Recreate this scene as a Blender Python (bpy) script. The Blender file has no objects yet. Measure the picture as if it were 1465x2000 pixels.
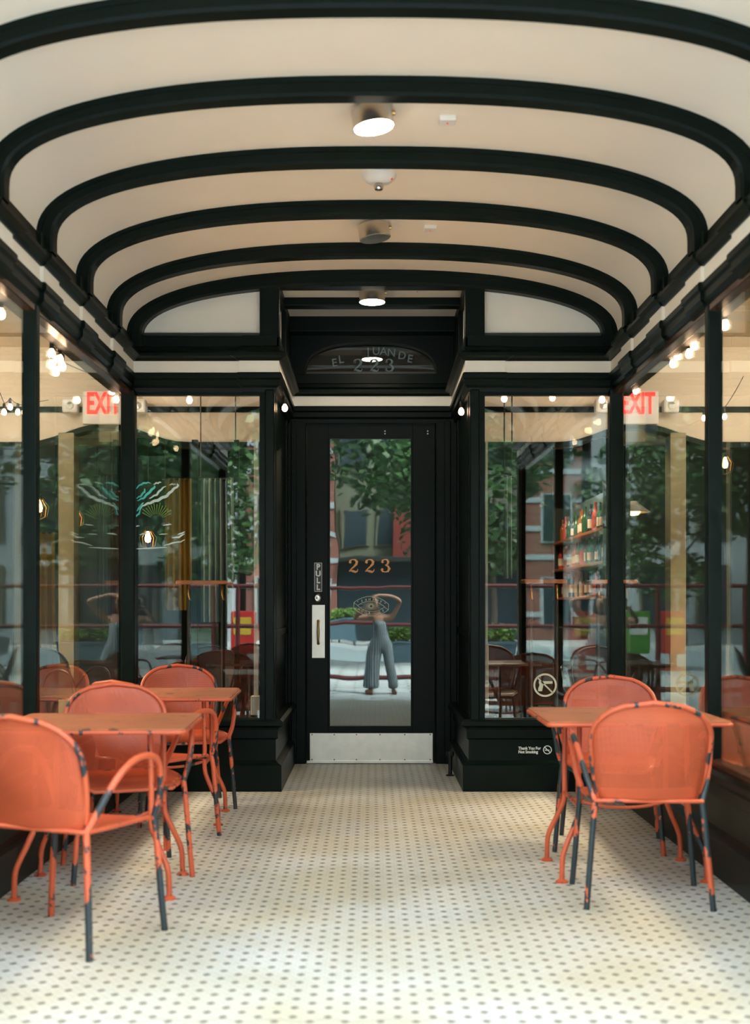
import bpy, bmesh, math, random
from mathutils import Vector, Matrix

S = bpy.context.scene
COL = S.collection
R = math.radians
rnd = random.Random(7)

# ------------------------------------------------------------------ camera
EYE = 1.22
cd = bpy.data.cameras.new('camera')
cam = bpy.data.objects.new('camera', cd)
COL.objects.link(cam)
cam.location = (0, 0, EYE)
cam.rotation_euler = (R(90), 0, 0)
cd.sensor_fit = 'HORIZONTAL'
cd.sensor_width = 36.0
cd.lens = 2400 / 1465 * 36.0
cd.shift_x = 5.5 / 1465
cd.shift_y = 180 / 1465
cd.clip_start = 0.1
cd.clip_end = 300
cd.dof.use_dof = True
cd.dof.focus_distance = 9.0
cd.dof.aperture_fstop = 2.9
S.camera = cam

# ------------------------------------------------------------------ sky and exposure
w = bpy.data.worlds.new('overcast_sky')
S.world = w
w.use_nodes = True
bg = w.node_tree.nodes['Background']
bg.inputs['Color'].default_value = (0.76, 0.92, 1.0, 1)
bg.inputs['Strength'].default_value = 3.9
S.view_settings.view_transform = 'Standard'
S.view_settings.look = 'None'
S.view_settings.gamma = 1
S.view_settings.use_curve_mapping = False
S.view_settings.exposure = 0.75
S.cycles.max_bounces = 14
S.cycles.diffuse_bounces = 5
S.cycles.glossy_bounces = 6
S.cycles.transmission_bounces = 6
S.cycles.transparent_max_bounces = 24
S.cycles.caustics_reflective = False
S.cycles.caustics_refractive = False
S.cycles.sample_clamp_indirect = 6
S.cycles.use_denoising = True


def area_lamp(name, loc, size, power, color, rot=(0, 0, 0), size_y=None):
    ld = bpy.data.lights.new(name, 'AREA')
    ld.energy = power
    ld.color = color
    ld.size = size
    if size_y:
        ld.shape = 'RECTANGLE'
        ld.size_y = size_y
    o = bpy.data.objects.new(name, ld)
    o.location = loc
    o.rotation_euler = rot
    COL.objects.link(o)
    return o


sun_d = bpy.data.lights.new('hazy_sun', 'SUN')
sun_d.energy = 27
sun_d.angle = R(25)
sun_d.color = (1.0, 0.97, 0.93)
sun = bpy.data.objects.new('hazy_sun', sun_d)
sun.rotation_euler = Vector((-0.55, -0.42, -0.78)).to_track_quat('-Z', 'Y').to_euler()
COL.objects.link(sun)
for sx_ in (-1, 1):
    for y_, p_ in ((5.2, 80), (7.2, 140), (8.9, 150)):
        area_lamp('room_fill_light', (sx_ * 3.9, y_, 3.15), 0.8, p_, (1.0, 0.80, 0.58), (0, 0, 0)).data.spread = R(115)  # added fill without fixtures, bounces warm light to the vestibule ceiling
    area_lamp('header_fill_light', (sx_ * 3.4, 9.7, 3.1), 2.4, 18, (1.0, 0.84, 0.66), (R(75), 0, 0), 0.3)  # added fill without a fixture, brightens the cream header wall
area_lamp('back_bar_glow', (1.6, 13.0, 3.3), 1.0, 60, (1.0, 0.75, 0.5))


# ------------------------------------------------------------------ materials
def newmat(name):
    m = bpy.data.materials.new(name)
    m.use_nodes = True
    nt = m.node_tree
    return m, nt, nt.nodes['Principled BSDF']


def N(nt, typ, **kw):
    n = nt.nodes.new(typ)
    for k, v in kw.items():
        setattr(n, k, v)
    return n


def math_(nt, op, a, b=None, c=None):
    n = nt.nodes.new('ShaderNodeMath')
    n.operation = op
    for i, v in enumerate((a, b, c)):
        if v is None:
            continue
        if isinstance(v, (int, float)):
            n.inputs[i].default_value = v
        else:
            nt.links.new(v, n.inputs[i])
    return n.outputs[0]


def mixc(nt, fac, a, b):
    n = nt.nodes.new('ShaderNodeMix')
    n.data_type = 'RGBA'
    for s, v in ((n.inputs['Factor'], fac), (n.inputs['A'], a), (n.inputs['B'], b)):
        if isinstance(v, (int, float)):
            s.default_value = v
        elif isinstance(v, tuple):
            s.default_value = v if len(v) == 4 else (*v, 1)
        else:
            nt.links.new(v, s)
    return n.outputs['Result']


def noise(nt, scale, detail=3, coord='Object', rough=0.5):
    tc = N(nt, 'ShaderNodeTexCoord')
    n = N(nt, 'ShaderNodeTexNoise')
    n.inputs['Scale'].default_value = scale
    n.inputs['Detail'].default_value = detail
    n.inputs['Roughness'].default_value = rough
    nt.links.new(tc.outputs[coord], n.inputs['Vector'])
    return n.outputs['Fac']


def ramp(nt, fac, lo, hi):
    n = N(nt, 'ShaderNodeMapRange')
    n.inputs['From Min'].default_value = lo
    n.inputs['From Max'].default_value = hi
    nt.links.new(fac, n.inputs['Value'])
    return n.outputs['Result']


def bump(nt, b, height, strength=0.2, dist=0.01):
    n = N(nt, 'ShaderNodeBump')
    n.inputs['Strength'].default_value = strength
    n.inputs['Distance'].default_value = dist
    nt.links.new(height, n.inputs['Height'])
    nt.links.new(n.outputs['Normal'], b.inputs['Normal'])


def paint(name, col, rough=0.5, metal=0.0, vary=0.15, scale=6, bumps=0.0, spec=0.5, emit=None, es=0):
    m, nt, b = newmat(name)
    f = noise(nt, scale, 4)
    dark = tuple(c * (1 - vary) for c in col)
    lite = tuple(min(1, c * (1 + vary)) for c in col)
    nt.links.new(mixc(nt, f, dark, lite), b.inputs['Base Color'])
    b.inputs['Roughness'].default_value = rough
    b.inputs['Metallic'].default_value = metal
    b.inputs['Specular IOR Level'].default_value = spec
    if bumps:
        bump(nt, b, noise(nt, scale * 20, 3), bumps, 0.003)
    if emit:
        b.inputs['Emission Color'].default_value = (*emit, 1)
        b.inputs['Emission Strength'].default_value = es
    return m


M = {}
M['dark'] = paint('dark_green_black_paint', (0.0017, 0.0056, 0.0042), 0.38, vary=0.35, scale=9, bumps=0.15, spec=0.13)
M['cream'] = paint('cream_plaster', (0.82, 0.745, 0.635), 0.75, vary=0.04, scale=3, bumps=0.12)
M['cream_w'] = paint('off_white_frieze_paint', (0.86, 0.79, 0.68), 0.6, vary=0.05, scale=8, bumps=0.1)
M['cream_in'] = paint('cream_interior_paint', (0.72, 0.63, 0.50), 0.7, vary=0.05, scale=3)
M['white_plastic'] = paint('white_plastic', (0.75, 0.72, 0.68), 0.4, vary=0.04)
M['chrome'] = paint('brushed_chrome', (0.62, 0.60, 0.55), 0.25, metal=1, vary=0.1)
M['steel'] = paint('scuffed_steel_plate', (0.84, 0.80, 0.72), 0.42, metal=0.75, vary=0.12, scale=14, bumps=0.2)
M['brass'] = paint('aged_brass', (0.55, 0.36, 0.14), 0.3, metal=1, vary=0.2)
M['black_metal'] = paint('black_metal', (0.010, 0.012, 0.013), 0.35, vary=0.2)
M['socket'] = paint('bulb_socket_black', (0.012, 0.01, 0.009), 0.5)
M['screw'] = paint('screw_head', (0.25, 0.18, 0.12), 0.4, metal=0.8)
M['red_dot'] = paint('small_red_lens', (0.8, 0.05, 0.03), 0.3, emit=(1, 0.08, 0.04), es=0.15)
M['wood'] = paint('warm_wood', (0.35, 0.13, 0.045), 0.4, vary=0.3, scale=20)
M['wood_bounce'] = paint('bounce_floor_wood', (0.50, 0.36, 0.21), 0.5, vary=0.2, scale=10)  # floor colour raised to bounce warm light up through the side windows
M['wall_green'] = paint('dark_green_interior_wall', (0.007, 0.014, 0.012), 0.7, vary=0.3, scale=2)
M['panel_blue'] = paint('grey_blue_panel', (0.07, 0.115, 0.135), 0.6, vary=0.2, scale=4)
M['mustard'] = paint('mustard_curtain_cloth', (0.42, 0.29, 0.07), 0.9, vary=0.2)
M['sheer'] = paint('pale_blue_curtain_cloth', (0.22, 0.30, 0.31), 0.9, vary=0.2)
M['gold'] = paint('gold_leaf_paint', (0.95, 0.40, 0.13), 0.45, vary=0.1, scale=40, emit=None)
M['decal'] = paint('pale_decal_vinyl', (0.62, 0.60, 0.45), 0.6, vary=0.05)
M['decal_w'] = paint('white_lettering', (0.8, 0.8, 0.76), 0.6, vary=0.03)
M['transom_text'] = paint('faded_blue_lettering', (0.10, 0.15, 0.165), 0.6, vary=0.5, scale=30)
M['teal'] = paint('teal_painted_line', (0.10, 0.62, 0.58), 0.6, vary=0.3, scale=14)
M['pale_line'] = paint('pale_painted_line', (0.62, 0.78, 0.74), 0.6, vary=0.2, scale=14)
M['skin'] = paint('skin', (0.33, 0.17, 0.11), 0.5, vary=0.1)
M['hair'] = paint('dark_hair', (0.02, 0.012, 0.009), 0.6, vary=0.4, scale=40)
M['shoe'] = paint('brown_leather_shoe', (0.10, 0.045, 0.03), 0.5)
M['concrete'] = paint('sidewalk_concrete', (0.42, 0.45, 0.46), 0.85, vary=0.2, scale=1.2, bumps=0.2)
M['asphalt'] = paint('blue_grey_asphalt', (0.20, 0.25, 0.275), 0.85, vary=0.2, scale=2)
M['kerb'] = paint('kerb_stone', (0.42, 0.42, 0.40), 0.8, vary=0.2)
M['red_rail'] = paint('dark_red_rail_paint', (0.075, 0.007, 0.009), 0.5, vary=0.2)
M['planter'] = paint('blue_grey_planter', (0.075, 0.14, 0.18), 0.7, vary=0.15)
M['bark'] = paint('tree_bark', (0.06, 0.05, 0.04), 0.9, vary=0.4, scale=15)
M['bark2'] = M['bark']
M['white_siding'] = paint('pale_grey_render', (0.33, 0.38, 0.41), 0.8, vary=0.1, scale=1)
M['grey_wall'] = paint('grey_stone_facade', (0.12, 0.13, 0.09), 0.8, vary=0.25, scale=1)
M['win_dark'] = paint('dark_window_pane', (0.02, 0.035, 0.045), 0.15, vary=0.2)
M['box_red'] = paint('red_box_enamel', (0.62, 0.03, 0.03), 0.4, vary=0.1)
M['box_green'] = paint('green_box_enamel', (0.10, 0.34, 0.05), 0.4, vary=0.1)
M['box_yellow'] = paint('yellow_panel', (0.75, 0.5, 0.05), 0.4, vary=0.1)
M['car_blue'] = paint('car_paint', (0.04, 0.07, 0.09), 0.25, vary=0.1)
M['rubber'] = paint('black_rubber', (0.01, 0.01, 0.01), 0.7)
M['bronze'] = paint('facade_dark_metal', (0.012, 0.016, 0.014), 0.5, vary=0.3)
M['brown'] = paint('varnished_dark_wood', (0.045, 0.02, 0.009), 0.22, vary=0.3)
M['floor_back'] = paint('dark_stained_floor', (0.03, 0.022, 0.016), 0.5, vary=0.4, scale=10)
M['casing'] = paint('olive_cream_casing', (0.30, 0.27, 0.17), 0.7, vary=0.15, scale=8)
M['transom_brown'] = paint('transom_dark_brown', (0.03, 0.018, 0.010), 0.6, vary=0.4, scale=30)
M['red_cloth'] = paint('red_cloth', (0.16, 0.02, 0.015), 0.8, vary=0.2)


def emitter(name, col, strength):
    m, nt, b = newmat(name)
    b.inputs['Base Color'].default_value = (*col, 1)
    b.inputs['Emission Color'].default_value = (*col, 1)
    b.inputs['Emission Strength'].default_value = strength
    return m


M['lamp_face'] = emitter('lit_lamp_lens', (1.0, 0.86, 0.68), 70)
M['bulb_on'] = emitter('lit_bulb_glass', (1.0, 0.62, 0.38), 14)
M['exit_red'] = emitter('exit_letters_red', (1.0, 0.03, 0.02), 1.5)
M['pendant_glow'] = emitter('pendant_amber_glow', (1.0, 0.55, 0.22), 9)


def glass_mat(name, r0, tint, wavy=0.0, wscale=2.0):
    m, nt, b = newmat(name)
    nt.nodes.remove(b)
    out = nt.nodes['Material Output']
    lw = N(nt, 'ShaderNodeLayerWeight')
    lw.inputs['Blend'].default_value = 0.5
    p5 = math_(nt, 'POWER', lw.outputs['Facing'], 5.0)
    fac = math_(nt, 'MULTIPLY_ADD', p5, 1 - r0, r0)
    tr = N(nt, 'ShaderNodeBsdfTransparent')
    tr.inputs['Color'].default_value = (*tint, 1)
    gl = N(nt, 'ShaderNodeBsdfGlossy')
    gl.inputs['Roughness'].default_value = 0.0
    gl.inputs['Color'].default_value = (0.93, 1.0, 0.97, 1)
    if wavy:
        tc = N(nt, 'ShaderNodeTexCoord')
        mp = N(nt, 'ShaderNodeMapping')
        mp.inputs['Scale'].default_value = (1, 1, 0.45)
        ns = N(nt, 'ShaderNodeTexNoise')
        ns.inputs['Scale'].default_value = wscale
        ns.inputs['Detail'].default_value = 1
        nt.links.new(tc.outputs['Object'], mp.inputs['Vector'])
        nt.links.new(mp.outputs['Vector'], ns.inputs['Vector'])
        bn = N(nt, 'ShaderNodeBump')
        bn.inputs['Strength'].default_value = wavy
        bn.inputs['Distance'].default_value = 0.004
        nt.links.new(ns.outputs['Fac'], bn.inputs['Height'])
        nt.links.new(bn.outputs['Normal'], gl.inputs['Normal'])
    mx = N(nt, 'ShaderNodeMixShader')
    nt.links.new(fac, mx.inputs[0])
    nt.links.new(tr.outputs[0], mx.inputs[1])
    nt.links.new(gl.outputs[0], mx.inputs[2])
    nt.links.new(mx.outputs[0], out.inputs['Surface'])
    return m


M['glass'] = glass_mat('window_glass', 0.055, (0.93, 0.95, 0.94), 0.12, 1.6)
M['glass_door'] = glass_mat('wavy_door_glass', 0.063, (0.88, 0.92, 0.90), 0.35, 3.0)
M['clear_bulb'] = glass_mat('clear_bulb_glass', 0.08, (0.95, 0.93, 0.88))


def floor_mat():
    m, nt, b = newmat('mosaic_tile_floor')
    tc = N(nt, 'ShaderNodeTexCoord')
    sx = N(nt, 'ShaderNodeSeparateXYZ')
    nt.links.new(tc.outputs['Object'], sx.inputs[0])
    X, Y = sx.outputs['X'], sx.outputs['Y']
    cx, cy = 0.1036, 0.083
    X = math_(nt, 'ADD', X, 5.0)
    Y = math_(nt, 'ADD', Y, 5.0)

    def dist(off):
        u = math_(nt, 'SUBTRACT', math_(nt, 'FRACT', math_(nt, 'ADD', math_(nt, 'DIVIDE', X, cx), off)), 0.5)
        v = math_(nt, 'SUBTRACT', math_(nt, 'FRACT', math_(nt, 'ADD', math_(nt, 'DIVIDE', Y, cy), off)), 0.5)
        u = math_(nt, 'ABSOLUTE', math_(nt, 'MULTIPLY', u, cx))
        v = math_(nt, 'ABSOLUTE', math_(nt, 'MULTIPLY', v, cy))
        # hexagonal tile of about 23 mm
        return math_(nt, 'MAXIMUM', u, math_(nt, 'ADD', math_(nt, 'MULTIPLY', u, 0.5), math_(nt, 'MULTIPLY', v, 0.866)))
    d = math_(nt, 'MINIMUM', dist(0.0), dist(0.5))
    dot = math_(nt, 'LESS_THAN', d, 0.0118)
    # grout web of the small hexagons
    a = 0.0259
    def hexd(off):
        u = math_(nt, 'SUBTRACT', math_(nt, 'FRACT', math_(nt, 'ADD', math_(nt, 'DIVIDE', X, a), off)), 0.5)
        v = math_(nt, 'SUBTRACT', math_(nt, 'FRACT', math_(nt, 'ADD', math_(nt, 'DIVIDE', Y, 0.0415), off)), 0.5)
        u = math_(nt, 'ABSOLUTE', math_(nt, 'MULTIPLY', u, a))
        v = math_(nt, 'ABSOLUTE', math_(nt, 'MULTIPLY', v, 0.0415))
        return math_(nt, 'MAXIMUM', u, math_(nt, 'ADD', math_(nt, 'MULTIPLY', u, 0.5), math_(nt, 'MULTIPLY', v, 0.866)))
    g = math_(nt, 'GREATER_THAN', math_(nt, 'MINIMUM', hexd(0.0), hexd(0.5)), 0.0117)
    big = noise(nt, 1.6, 4)
    fine = noise(nt, 38, 2)
    base = mixc(nt, ramp(nt, big, 0.35, 0.68), (0.50, 0.455, 0.345), (0.58, 0.57, 0.53))
    base = mixc(nt, math_(nt, 'MULTIPLY', ramp(nt, fine, 0.45, 0.7), 0.18), base, (0.36, 0.31, 0.20))
    base = mixc(nt, math_(nt, 'MULTIPLY', g, 0.35), base, (0.20, 0.17, 0.12))
    dotc = mixc(nt, fine, (0.075, 0.06, 0.045), (0.17, 0.135, 0.11))
    # scroll band close to the street edge
    ys = N(nt, 'ShaderNodeMath', operation='SINE')
    nt.links.new(math_(nt, 'MULTIPLY', X, 39.0), ys.inputs[0])
    yy = math_(nt, 'ABSOLUTE', math_(nt, 'SUBTRACT', Y, math_(nt, 'MULTIPLY_ADD', ys.outputs[0], 0.012, 8.60)))
    scroll = math_(nt, 'LESS_THAN', yy, 0.0035)
    c = mixc(nt, math_(nt, 'MULTIPLY', dot, 0.88), base, dotc)
    c = mixc(nt, math_(nt, 'MULTIPLY', scroll, 0.6), c, (0.2, 0.16, 0.15))
    nt.links.new(c, b.inputs['Base Color'])
    b.inputs['Roughness'].default_value = 0.5
    b.inputs['Specular IOR Level'].default_value = 0.35
    return m


M['tile'] = floor_mat()


def chipped(name, amount, col, under=(0.02, 0.03, 0.035)):
    m, nt, b = newmat(name)
    tc = N(nt, 'ShaderNodeTexCoord')
    oi = N(nt, 'ShaderNodeObjectInfo')
    add = N(nt, 'ShaderNodeVectorMath', operation='MULTIPLY_ADD')
    add.inputs[1].default_value = (1, 1, 0.55)
    sc = N(nt, 'ShaderNodeVectorMath', operation='SCALE')
    sc.inputs['Scale'].default_value = 40
    cmb = N(nt, 'ShaderNodeCombineXYZ')
    for i in range(3):
        nt.links.new(oi.outputs['Random'], cmb.inputs[i])
    nt.links.new(cmb.outputs[0], sc.inputs[0])
    nt.links.new(tc.outputs['Object'], add.inputs[0])
    nt.links.new(sc.outputs[0], add.inputs[2])
    n1 = N(nt, 'ShaderNodeTexNoise')
    n1.inputs['Scale'].default_value = 9
    n1.inputs['Detail'].default_value = 6
    n1.inputs['Roughness'].default_value = 0.62
    nt.links.new(add.outputs[0], n1.inputs['Vector'])
    chip = math_(nt, 'GREATER_THAN', n1.outputs['Fac'], 1 - amount)
    n2 = noise(nt, 3, 3)
    rust = mixc(nt, ramp(nt, n2, 0.4, 0.7), col, tuple(c * 0.72 for c in col))
    c = mixc(nt, chip, rust, (*under, 1))
    nt.links.new(c, b.inputs['Base Color'])
    b.inputs['Roughness'].default_value = 0.42
    return m


ORANGE = (0.66, 0.115, 0.045)
M['or_tube'] = chipped('chipped_orange_tube', 0.45, ORANGE)
M['or_leg'] = chipped('worn_orange_leg', 0.515, ORANGE)
M['or_table'] = chipped('worn_orange_table_steel', 0.43, ORANGE)
M['or_top'] = chipped('faded_orange_table_top', 0.37, (0.47, 0.15, 0.065), (0.12, 0.06, 0.04))


def mesh_mat(name, col, axes, open_=0.30, chips=0.30):
    m = chipped(name, chips, col)
    nt = m.node_tree
    b = nt.nodes['Principled BSDF']
    out = nt.nodes['Material Output']
    tc = N(nt, 'ShaderNodeTexCoord')
    sx = N(nt, 'ShaderNodeSeparateXYZ')
    nt.links.new(tc.outputs['Object'], sx.inputs[0])
    k = 2 * math.pi / 0.0065
    s1 = N(nt, 'ShaderNodeMath', operation='SINE')
    s2 = N(nt, 'ShaderNodeMath', operation='SINE')
    nt.links.new(math_(nt, 'MULTIPLY', sx.outputs[axes[0]], k), s1.inputs[0])
    nt.links.new(math_(nt, 'MULTIPLY', sx.outputs[axes[1]], k), s2.inputs[0])
    hole = math_(nt, 'GREATER_THAN', math_(nt, 'ADD', s1.outputs[0], s2.outputs[0]), 2 - 4 * open_)
    tr = N(nt, 'ShaderNodeBsdfTransparent')
    mx = N(nt, 'ShaderNodeMixShader')
    nt.links.new(hole, mx.inputs[0])
    nt.links.new(b.outputs[0], mx.inputs[1])
    nt.links.new(tr.outputs[0], mx.inputs[2])
    nt.links.new(mx.outputs[0], out.inputs['Surface'])
    return m


M['or_back'] = mesh_mat('orange_perforated_back', ORANGE, ('X', 'Z'))
M['or_seat'] = mesh_mat('orange_perforated_seat', ORANGE, ('X', 'Y'))
M['bk_back'] = mesh_mat('black_perforated_back', (0.012, 0.014, 0.016), ('X', 'Z'), 0.42, 0.0)
M['bk_seat'] = mesh_mat('black_perforated_seat', (0.012, 0.014, 0.016), ('X', 'Y'), 0.42, 0.0)


def stripe_mat():
    m, nt, b = newmat('blue_pinstripe_cloth')
    tc = N(nt, 'ShaderNodeTexCoord')
    sx = N(nt, 'ShaderNodeSeparateXYZ')
    nt.links.new(tc.outputs['Object'], sx.inputs[0])
    s = N(nt, 'ShaderNodeMath', operation='SINE')
    nt.links.new(math_(nt, 'MULTIPLY', sx.outputs['X'], 2 * math.pi / 0.028), s.inputs[0])
    f = math_(nt, 'GREATER_THAN', s.outputs[0], 0.55)
    nt.links.new(mixc(nt, f, (0.045, 0.075, 0.105), (0.40, 0.46, 0.48)), b.inputs['Base Color'])
    b.inputs['Roughness'].default_value = 0.85
    return m


M['stripe'] = stripe_mat()


def brick_mat(name, c1, c2, mortar, scale):
    m, nt, b = newmat(name)
    tc = N(nt, 'ShaderNodeTexCoord')
    mp = N(nt, 'ShaderNodeMapping')
    mp.inputs['Rotation'].default_value = (R(90), 0, 0) if name.startswith('wall') else (0, 0, 0)
    br = N(nt, 'ShaderNodeTexBrick')
    br.inputs['Color1'].default_value = (*c1, 1)
    br.inputs['Color2'].default_value = (*c2, 1)
    br.inputs['Mortar'].default_value = (*mortar, 1)
    br.inputs['Scale'].default_value = scale
    nt.links.new(tc.outputs['Object'], mp.inputs['Vector'])
    nt.links.new(mp.outputs['Vector'], br.inputs['Vector'])
    nt.links.new(br.outputs['Color'], b.inputs['Base Color'])
    b.inputs['Roughness'].default_value = 0.85
    return m


M['brick'] = brick_mat('wall_red_brick', (0.22, 0.055, 0.04), (0.17, 0.04, 0.03), (0.28, 0.24, 0.2), 4)
M['pavers'] = brick_mat('dark_brick_pavers', (0.12, 0.11, 0.10), (0.08, 0.075, 0.07), (0.2, 0.19, 0.17), 6)
M['flag'] = brick_mat('sidewalk_flagstones', (0.47, 0.50, 0.51), (0.40, 0.44, 0.45), (0.2, 0.21, 0.21), 0.8)


def leaf_mat(name, c1, c2):
    m, nt, b = newmat(name)
    nt.links.new(mixc(nt, ramp(nt, noise(nt, 1.8, 3), 0.35, 0.65), c1, c2), b.inputs['Base Color'])
    b.inputs['Roughness'].default_value = 0.5
    return m


M['leaf'] = leaf_mat('green_leaves', (0.012, 0.05, 0.016), (0.045, 0.12, 0.028))
M['leaf2'] = leaf_mat('light_green_leaves', (0.12, 0.24, 0.04), (0.22, 0.36, 0.08))


def bottle_mat(name, col):
    m, nt, b = newmat(name)
    b.inputs['Base Color'].default_value = (*col, 1)
    b.inputs['Roughness'].default_value = 0.12
    return m


BOT = [bottle_mat('bottle_amber', (0.25, 0.09, 0.02)), bottle_mat('bottle_green', (0.03, 0.09, 0.04)),
       bottle_mat('bottle_pale', (0.5, 0.47, 0.40)), bottle_mat('bottle_dark', (0.02, 0.02, 0.02)),
       bottle_mat('bottle_red', (0.5, 0.06, 0.04))]
M['paper'] = paint('bottle_label_paper', (0.7, 0.63, 0.5), 0.7)


# ------------------------------------------------------------------ mesh helpers
class MB:
    def __init__(self):
        self.bm = bmesh.new()

    def box(self, x0, x1, y0, y1, z0, z1, bev=0.0, rot=None, at=None):
        vs = [(x, y, z) for x in (x0, x1) for y in (y0, y1) for z in (z0, z1)]
        if rot is not None:
            vs = [tuple((Vector(at or (0, 0, 0)) + rot @ Vector(v))) for v in vs]
        v = [self.bm.verts.new(c) for c in vs]
        fs = []
        for q in ((0, 1, 3, 2), (4, 6, 7, 5), (0, 4, 5, 1), (2, 3, 7, 6), (0, 2, 6, 4), (1, 5, 7, 3)):
            fs.append(self.bm.faces.new([v[i] for i in q]))
        if bev:
            es = list({e for f in fs for e in f.edges})
            bmesh.ops.bevel(self.bm, geom=es, offset=bev, segments=2, affect='EDGES', profile=0.5)
        return self

    def tube(self, pts, r, seg=8, cap=True, closed=False):
        pts = [Vector(p) for p in pts]
        n = len(pts)
        rs = r if isinstance(r, (list, tuple)) else [r] * n
        rings = []
        up = None
        for i, p in enumerate(pts):
            if closed:
                t = (pts[(i + 1) % n] - pts[i - 1]).normalized()
            else:
                a = pts[max(0, i - 1)]
                c = pts[min(n - 1, i + 1)]
                t = (c - a).normalized()
            if up is None:
                up = t.orthogonal().normalized()
            else:
                up = (up - t * up.dot(t))
                up = up.normalized() if up.length > 1e-6 else t.orthogonal().normalized()
            s = t.cross(up)
            rings.append([self.bm.verts.new(p + rs[i] * (math.cos(2 * math.pi * k / seg) * up + math.sin(2 * math.pi * k / seg) * s))
                          for k in range(seg)])
        m = n if closed else n - 1
        for i in range(m):
            a, b = rings[i], rings[(i + 1) % n]
            for k in range(seg):
                f = self.bm.faces.new((a[k], a[(k + 1) % seg], b[(k + 1) % seg], b[k]))
                f.smooth = True
        if cap and not closed:
            self.bm.faces.new(rings[0][::-1])
            self.bm.faces.new(rings[-1])
        return self

    def lathe(self, prof, c=(0, 0, 0), seg=24, rot=None):
        c = Vector(c)
        rings = []
        for (r, z) in prof:
            ring = []
            for k in range(seg):
                a = 2 * math.pi * k / seg
                v = Vector((r * math.cos(a), r * math.sin(a), z))
                if rot is not None:
                    v = rot @ v
                ring.append(self.bm.verts.new(c + v))
            rings.append(ring)
        for i in range(len(rings) - 1):
            a, b = rings[i], rings[i + 1]
            for k in range(seg):
                f = self.bm.faces.new((a[k], a[(k + 1) % seg], b[(k + 1) % seg], b[k]))
                f.smooth = True
        self.bm.faces.new(rings[0][::-1])
        self.bm.faces.new(rings[-1])
        return self

    def prism(self, pts, f0, f1):
        """closed prism: pts 2D, f0/f1 map a 2D point to the two end faces"""
        a = [self.bm.verts.new(f0(p)) for p in pts]
        b = [self.bm.verts.new(f1(p)) for p in pts]
        n = len(pts)
        self.bm.faces.new(a[::-1])
        self.bm.faces.new(b)
        for i in range(n):
            self.bm.faces.new((a[i], a[(i + 1) % n], b[(i + 1) % n], b[i]))
        return self

    def prism_xz(self, pts, y0, y1):
        return self.prism(pts, lambda p: (p[0], y0, p[1]), lambda p: (p[0], y1, p[1]))

    def grid(self, rows, smooth=True, closed_u=False):
        vr = [[self.bm.verts.new(p) for p in r] for r in rows]
        for i in range(len(vr) - 1):
            for k in range(len(vr[i]) - 1):
                f = self.bm.faces.new((vr[i][k], vr[i][k + 1], vr[i + 1][k + 1], vr[i + 1][k]))
                f.smooth = smooth
        return self

    def stroke(self, pts, width, y, thick=0.0015, M3=None):
        """flat brush stroke in the xz plane at depth y; width may vary"""
        n = len(pts)
        ws = width if isinstance(width, (list, tuple)) else [width] * n
        L, Rr = [], []
        for i in range(n):
            a = Vector(pts[max(0, i - 1)])
            b = Vector(pts[min(n - 1, i + 1)])
            t = (b - a).normalized()
            nn = Vector((-t.y, t.x))
            p = Vector(pts[i])
            L.append(p + nn * ws[i] / 2)
            Rr.append(p - nn * ws[i] / 2)
        for i in range(n - 1):
            self.prism_xz([tuple(L[i]), tuple(L[i + 1]), tuple(Rr[i + 1]), tuple(Rr[i])], y - thick, y)
        return self

    def build(self, name, mat, parent=None, smooth=False, xform=None):
        if xform is not None:
            bmesh.ops.transform(self.bm, matrix=xform, verts=self.bm.verts)
        bmesh.ops.recalc_face_normals(self.bm, faces=self.bm.faces)
        me = bpy.data.meshes.new(name)
        self.bm.to_mesh(me)
        self.bm.free()
        me.materials.append(mat)
        if smooth:
            for p in me.polygons:
                p.use_smooth = True
        if any(p.use_smooth for p in me.polygons):
            me.set_sharp_from_angle(angle=R(50))
        o = bpy.data.objects.new(name, me)
        COL.objects.link(o)
        if parent is not None:
            o.parent = parent
        return o


def empty(name, loc=(0, 0, 0), rz=0.0):
    o = bpy.data.objects.new(name, None)
    o.location = loc
    o.rotation_euler = (0, 0, rz)
    o.empty_display_size = 0.1
    COL.objects.link(o)
    return o


def tag(o, label, cat, group=None, kind=None):
    o['label'] = label
    o['category'] = cat
    if group:
        o['group'] = group
    if kind:
        o['kind'] = kind
    return o


def struct(o):
    o['kind'] = 'structure'
    return o


KIDS = {}


def copy_tree(o, parent=None):
    c = o.copy()
    COL.objects.link(c)
    if parent is not None:
        c.parent = parent
    for ch in o.children:
        copy_tree(ch, c)
    return c


def text_mesh(body, size, mat, name, parent, loc, rot=(R(90), 0, 0), extrude=0.001, mirror=False, bold=0.0, sx=1.0, spacing=1.0, align='CENTER'):
    cu = bpy.data.curves.new(name, 'FONT')
    cu.body = body
    cu.size = size
    cu.extrude = extrude
    cu.offset = bold
    cu.align_x = align
    cu.space_character = spacing
    cu.resolution_u = 4
    tmp = bpy.data.objects.new(name, cu)
    me = bpy.data.meshes.new_from_object(tmp)
    bpy.data.objects.remove(tmp)
    bpy.data.curves.remove(cu)
    me.materials.clear()
    me.materials.append(mat)
    me.transform(Matrix.Diagonal((-sx if mirror else sx, 1, 1, 1)))
    if mirror:
        me.flip_normals()
    o = bpy.data.objects.new(name, me)
    o.location = loc
    o.rotation_euler = rot
    COL.objects.link(o)
    if parent is not None:
        o.parent = parent
    return o


# ------------------------------------------------------------------ the vestibule shell
HW = 1.60      # window plane of the side walls
YE = 8.05      # end wall plane
YD = 9.40      # door wall plane
XR = 0.65      # half width of the door recess
YF = 3.40      # street end of the vestibule


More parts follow.
